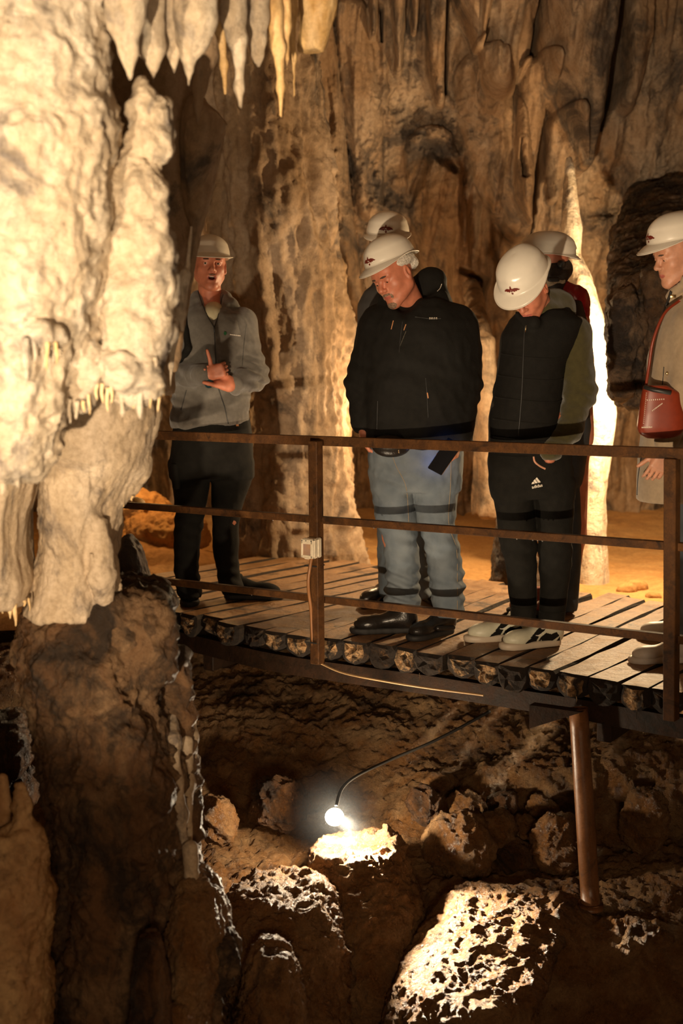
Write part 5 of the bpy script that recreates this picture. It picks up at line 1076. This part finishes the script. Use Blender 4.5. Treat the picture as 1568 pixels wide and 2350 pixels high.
_, V, Q, bvp = cloth('track_pants', pt_, G4, M['blk2'], .0075, .005, 9, 41, fine=.002, wr=[(1200, 1260, d, .09, .005, 90), (1275, 1270, d, .09, .005, 90), (1285, 1040, d, .08, .006, 100)])
for yy, a, b in ((1394, 1173, 1232), (1404, 1238, 1298)): seam('cuff', [(a+2, yy), ((a+b)/2, yy+3), (b-2, yy)], bvp, M['blk2'], G4, .004, -.001, 10)
seam('pocket_edge', [(1225, 1048), (1228, 1060), (1240, 1070), (1252, 1076)], bvp, M['skin2'], G4, .0045, .0, 14)
# printed track pants logo: three slanted bars and the word adidas
a0 = math.radians(-12)
def lg(x, y): return (1231+x*math.cos(a0)-y*math.sin(a0), 1106+x*math.sin(a0)+y*math.cos(a0))
bars = [[(-11, 3), (-6, -1.5), (-4.6, 3)], [(-5.4, -2.6), (-.6, -6), (2.9, 3), (-2.6, 3)], [(.4, -7), (4.2, -9.6), (10.2, 3), (4.6, 3)]]
bars = [[(-11.5, 3), (-9.8, -.4), (-6.2, -2.4), (-3.8, 3)], [(-6.0, -3.8), (-1.4, -6.6), (2.9, 3), (-2.6, 3)], [(-.4, -7.6), (3.6, -10.2), (10.2, 3), (4.4, 3)]]
patch('logo_bars', [[lg(*q) for q in b] for b in bars], bvp, M['print'], G4, .5, .003)
tc_ = bpy.data.curves.new('logo_word', 'FONT'); tc_.body = 'adidas'; tc_.size = 1; tc_.resolution_u = 2; tc_.offset = .018
to = bpy.data.objects.new('logo_word', tc_); COL.objects.link(to); bpy.context.view_layer.update()
me = bpy.data.meshes.new_from_object(to.evaluated_get(bpy.context.evaluated_depsgraph_get())); bpy.data.objects.remove(to)
tv = np.array([v.co[:] for v in me.vertices]); tq = [tuple(p.vertices) for p in me.polygons]; wdt = tv[:, 0].max()-tv[:, 0].min(); k_ = 25./wdt
uv = [lg((x-tv[:, 0].min()-wdt/2)*k_, 13.2-y*k_*1.0) for x, y, _ in tv]; vv = [onto(bvp, a, b, .003) for a, b in uv]
if all(v is not None for v in vv): mk('logo_word', vv, tq, M['print'], G4, smooth=False)
def sneaker(heel, tdir, L):
    so, V, Q = shoe(G4, heel, tdir, L, M['creaml'], mat('off_white_sole', (.60, .50, .38), .5), 'sneaker', .030)
    b = bvh_of(V, Q); return so, b
snk = M['creaml']
f1, b1 = sneaker(G(1215, 1466), (-1, -.22), .30); f2, b2 = sneaker(G(1287, 1478), (-.88, -.38), .30)
def Sx(ox, oy, sc, sh): return lambda pts: [(ox+a*sc, oy+b*sc+a*sc*sh) for a, b in pts]
for so, b, tf in ((f2, b2, Sx(1240, 1470, 1., -.10)), (f1, b1, Sx(1158, 1455, 1., -.06))):
    patch('dark_panel', [tf([(-6, 4), (2, -8), (14, -16), (26, -12), (38, -16), (46, -4), (46, 8), (30, 16), (12, 14)])], b, M['blk2'], so, 1.1, .0015)
    patch('dark_toe', [tf([(-42, 14), (-30, 0), (-14, -12), (-2, -10), (-12, 6), (-26, 16)])], b, M['blk2'], so, 1.1, .0015)
    patch('dark_tongue', [tf([(-22, -8), (-8, -24), (10, -42), (22, -42), (10, -22), (-8, -8)])], b, M['blk2'], so, 1.1, .0022)
    patch('swoosh', [tf([(2, -2), (8, 8), (20, 8), (34, 0), (50, -10), (34, 8), (20, 15), (8, 14), (1, 6)])], b, M['creaml'], so, .8, .004)
    for i in range(5): seam('lace', [tf([(-17+i*6.5, -6-i*7)])[0], tf([(-11+i*6.5, -5-i*7)])[0], tf([(-4+i*6.5, -8-i*7)])[0]], b, M['white'] if i % 2 else M['blk2'], so, .0022, .002, 8)

# ---- visitor with the red hood behind the young one --------------------------------------------
d = 6.62; HC, HR = P(1250, 612, d), head_frame(-102, -4, 0)
gl = [cap(P(1290, 740, d), P(1300, 1000, d), .13, .13, .05, (0, 1, 0), .7), cap(P(1270, 1050, d), P(1270, 1230, d), .07, .055, .03), cap(P(1270, 1230, d), P(1262, 1380, d), .05, .035, .02), cap(P(1318, 1050, d), P(1320, 1230, d), .07, .055, .03), cap(P(1320, 1230, d), P(1305, 1385, d), .05, .035, .02)]
G5 = person(G(1290, 1405), 'visitor turned away, shiny dark red hood and cream fur collar, behind the young one', HC, HR, .94, head_prims('down', 'closed', -.006, male=False), gl, [], P(1285, 700, d))
helmet(G5, HC+HR@np.array([0, 0, .0]), HR, 1.0, -3, emblem=False)
mk('hair', *sdf_mesh([ell(P(1268, 618, d+.01), (.095, .09, .07)), cap(P(1262, 625, d-.05), P(1292, 628, d-.05), .035, .03, .02), cap(P(1268, 655, d), P(1285, 700, d+.02), .065, .07, .02)], .007, 1), M['hair'], G5)
V, Q = sdf_mesh([cap(P(1288, 606, d-.10), P(1290, 615, d-.02), .018, k=.01)], .005, 1); mk('helmet_strap', V, Q, M['dark'], G5)
V, Q = sdf_mesh([cap(P(1255, 648, d-.06), P(1285, 640, d-.04), .022, .026, .02), cap(P(1285, 622, d-.03), P(1286, 640, d-.03), .02, .024, .02)], .006, 1); V = disp(V, Q, lambda v: .004*fbm(v, 60, 2)); mk('fur_collar', V, Q, M['fur'], G5)
V, Q = sdf_mesh([cap(P(1262, 641, d-.10), P(1280, 641, d-.10), .012, k=.01)], .005, 1); mk('glasses_band', V, Q, M['dark'], G5)
hd = [cap(P(1296, 672, d), P(1320, 686, d), .050, .055, .03), cap(P(1320, 686, d), P(1338, 716, d-.02), .05, .032, .03)]
cloth('red_hood', hd, G5, M['red'], .007, .008, 14, 47, fine=.004)
jk = [loft([(690, 1265, 1335, d, .10), (740, 1235, 1345, d, .13), (850, 1230, 1348, d, .14), (950, 1235, 1345, d, .14)], .03, e=2.4)]
cloth('jacket', jk, G5, mat('black_puffer', (.018, .012, .012), .6), .010, .006, 8, 48)
je = [loft([(930, 1255, 1352, d, .13), (980, 1262, 1356, d, .14), (1060, 1262, 1345, d, .13), (1110, 1265, 1336, d, .11)], .02), loft([(1090, 1285, 1330, d, .09), (1200, 1292, 1336, d, .08), (1300, 1290, 1332, d, .07), (1400, 1285, 1325, d, .065)], .015), loft([(1090, 1250, 1290, d, .08), (1250, 1245, 1285, d, .07), (1380, 1242, 1278, d, .065)], .015)]
cloth('jeans', je, G5, M['ddenim'], .009, .005, 9, 49)
shoe(G5, G(1318, 1400), (-.8, -.5), .26, M['brownshoe']); shoe(G5, G(1262, 1395), (-.8, -.5), .26, M['brownshoe'])

# ---- woman in the beige coat at the right edge --------------------------------------------------
d = 5.66; HC, HR = P(1554, 585, d), head_frame(-72, 16, 0)
hp = head_prims('down', 'closed', -.004, male=False)
gl = [cap(P(1590, 790, d), P(1580, 980, d), .10, .12, .05, (0, 1, 0), .8), cap(P(1590, 740, d-.1), P(1575, 900, d-.16), .045, k=.02), cap(P(1575, 900, d-.16), P(1530, 1030, d-.16), .038, .028, .02), cap(P(1590, 1050, d-.05), P(1588, 1250, d-.05), .07, .05, .03), cap(P(1588, 1250, d-.05), P(1582, 1460, d-.05), .045, .035, .02),
      cap(P(1600, 1050, d+.1), P(1598, 1250, d+.1), .07, .05, .03), cap(P(1598, 1250, d+.1), P(1590, 1450, d+.1), .045, .035, .02)]
h1 = hand_prims(P(1528, 1036, d-.18), (-.45, -.1, -.9), (.3, .9, 0), (-1, 0, .3), (22, 26, 30, 34), (.8, .5, .1), 10, .9)
G6 = person(G(1580, 1525), 'woman in long beige coat at the right edge, looking down in profile', HC, HR, .92, hp, gl, [h1], P(1582, 685, d), 'skin2')
eyes(G6, HC, HR, .92, (0, -.4)); helmet(G6, HC+HR@np.array([0, -.004, .008]), HR, .98, 4)
[face_patch('eyebrow', G6, HC, HR, .92, [r_], M['brow'], hp) for r_ in (((-.029, .09, .021), (.017, .02, .004), None), ((.029, .09, .021), (.017, .02, .004), None))]
mk('hair', *sdf_mesh(rotlocal([ell((0, -.06, .0), (.082, .06, .075)), cap((0, -.10, -.04), (0, -.12, -.06), .03, k=.03)], HC, HR, .92), .006, 1), M['hair'], G6)
ct = [loft([(668, 1562, 1620, d, .08), (700, 1535, 1650, d, .13), (750, 1512, 1660, d, .16), (820, 1492, 1660, d, .17), (900, 1488, 1655, d, .165), (960, 1480, 1655, d, .16), (1050, 1468, 1665, d, .17), (1152, 1462, 1675, d, .18)], .03, e=2.3),
      cap(P(1588, 745, d-.12), P(1572, 900, d-.17), .062, .056, .03), cap(P(1572, 900, d-.17), P(1530, 1012, d-.18), .052, .044, .03), cap(P(1560, 650, d+.05), P(1600, 660, d+.08), .05, k=.03), cap(P(1540, 680, d-.02), P(1575, 640, d-.09), .02, .022, .02), ell(P(1560, 625, d-.02), (.075, .08, .065), k=.01, op='s')]
_, V, Q, bvc = cloth('coat', ct, G6, M['tan'], .0085, .005, 6, 53, fine=.0015, wr=[(1570, 900, d-.15, .1, .005, 80)], cuts=[cut((.05, 0, -1), P(1520, 1146, d))])
seam('collar_edge', [(1541, 668), (1530, 700), (1514, 740), (1500, 765)], bvc, M['dark'], G6, .006); 
mk('collar_clasp', *box(onto(bvc, 1545, 680, .006), (.022, .008, .012)), M['gold'], G6)
seam('pocket_edge', [(1524, 842), (1522, 870), (1518, 900)], bvc, M['dark'], G6, .002); 
p_ = onto(bvc, 1532, 857, .004)
if p_ is not None: mk('button', *sdf_mesh([ell(p_, (.007, .004, .007), k=0)], .002, 1), M['gold'], G6)
seam('cuff_strap', [(1502, 965), (1530, 982), (1556, 990)], bvc, M['tan'], G6, .004); seam('coat_opening', [(1474, 1040), (1466, 1090), (1463, 1136)], bvc, M['zip'], G6, .003)
je = [loft([(1120, 1545, 1612, d-.05, .09), (1250, 1548, 1610, d-.05, .075), (1350, 1552, 1605, d-.05, .07), (1470, 1552, 1605, d-.05, .07)], .015), loft([(1120, 1575, 1635, d+.1, .09), (1250, 1575, 1625, d+.1, .075), (1450, 1575, 1612, d+.1, .07)], .015)]
cloth('jeans', je, G6, M['denim'], .009, .005, 9, 55)
shoe(G6, G(1583, 1518), (-1, -.12), .26, M['white'], M['white'], 'sneaker', .032); shoe(G6, G(1595, 1462), (-1, -.05), .26, M['white'], M['white'], 'sneaker', .032)
bg = [loft([(884, 1478, 1530, d-.20, .03), (900, 1474, 1560, d-.20, .035), (950, 1466, 1570, d-.20, .04), (980, 1462, 1570, d-.20, .04), (996, 1468, 1565, d-.20, .035), (1006, 1485, 1550, d-.20, .025)], .01, e=3)]
V, Q = sdf_mesh(bg, .006, 2); bo = tag(mk('handbag', V, Q, M['bag']), 'red leather shoulder bag with pale studs hanging at the coat of the woman', 'bag'); bb = bvh_of(V, Q)
for i in range(16):
    p_ = onto(bb, 1484-.55*i*.8, 902+i*4.6, .002)
    if p_ is not None: mk('stud', *box(p_, (.004, .003, .002)), M['stud'], bo)
for j, (xa, ya, xb, yb) in enumerate(((1486, 918, 1524, 916), (1474, 981, 1496, 980), (1498, 942, 1520, 926))):
    for i in range(9):
        p_ = onto(bb, xa+(xb-xa)*i/8, ya+(yb-ya)*i/8, .002)
        if p_ is not None: mk('stud', *box(p_, (.0025, .003, .005)), M['stud'], bo)
mk('flap_edge', *tube([P(1478, 888, d-.245), P(1500, 895, d-.25), P(1540, 902, d-.25)], .008, 8), M['dark'], bo)
mk('strap', *tube(smoothpath([P(1482, 892, d-.20), P(1490, 840, d-.19), P(1500, 780, d-.2), P(1525, 720, d-.19), P(1560, 690, d-.16)], 24), .006, 6), M['bag'], bo)
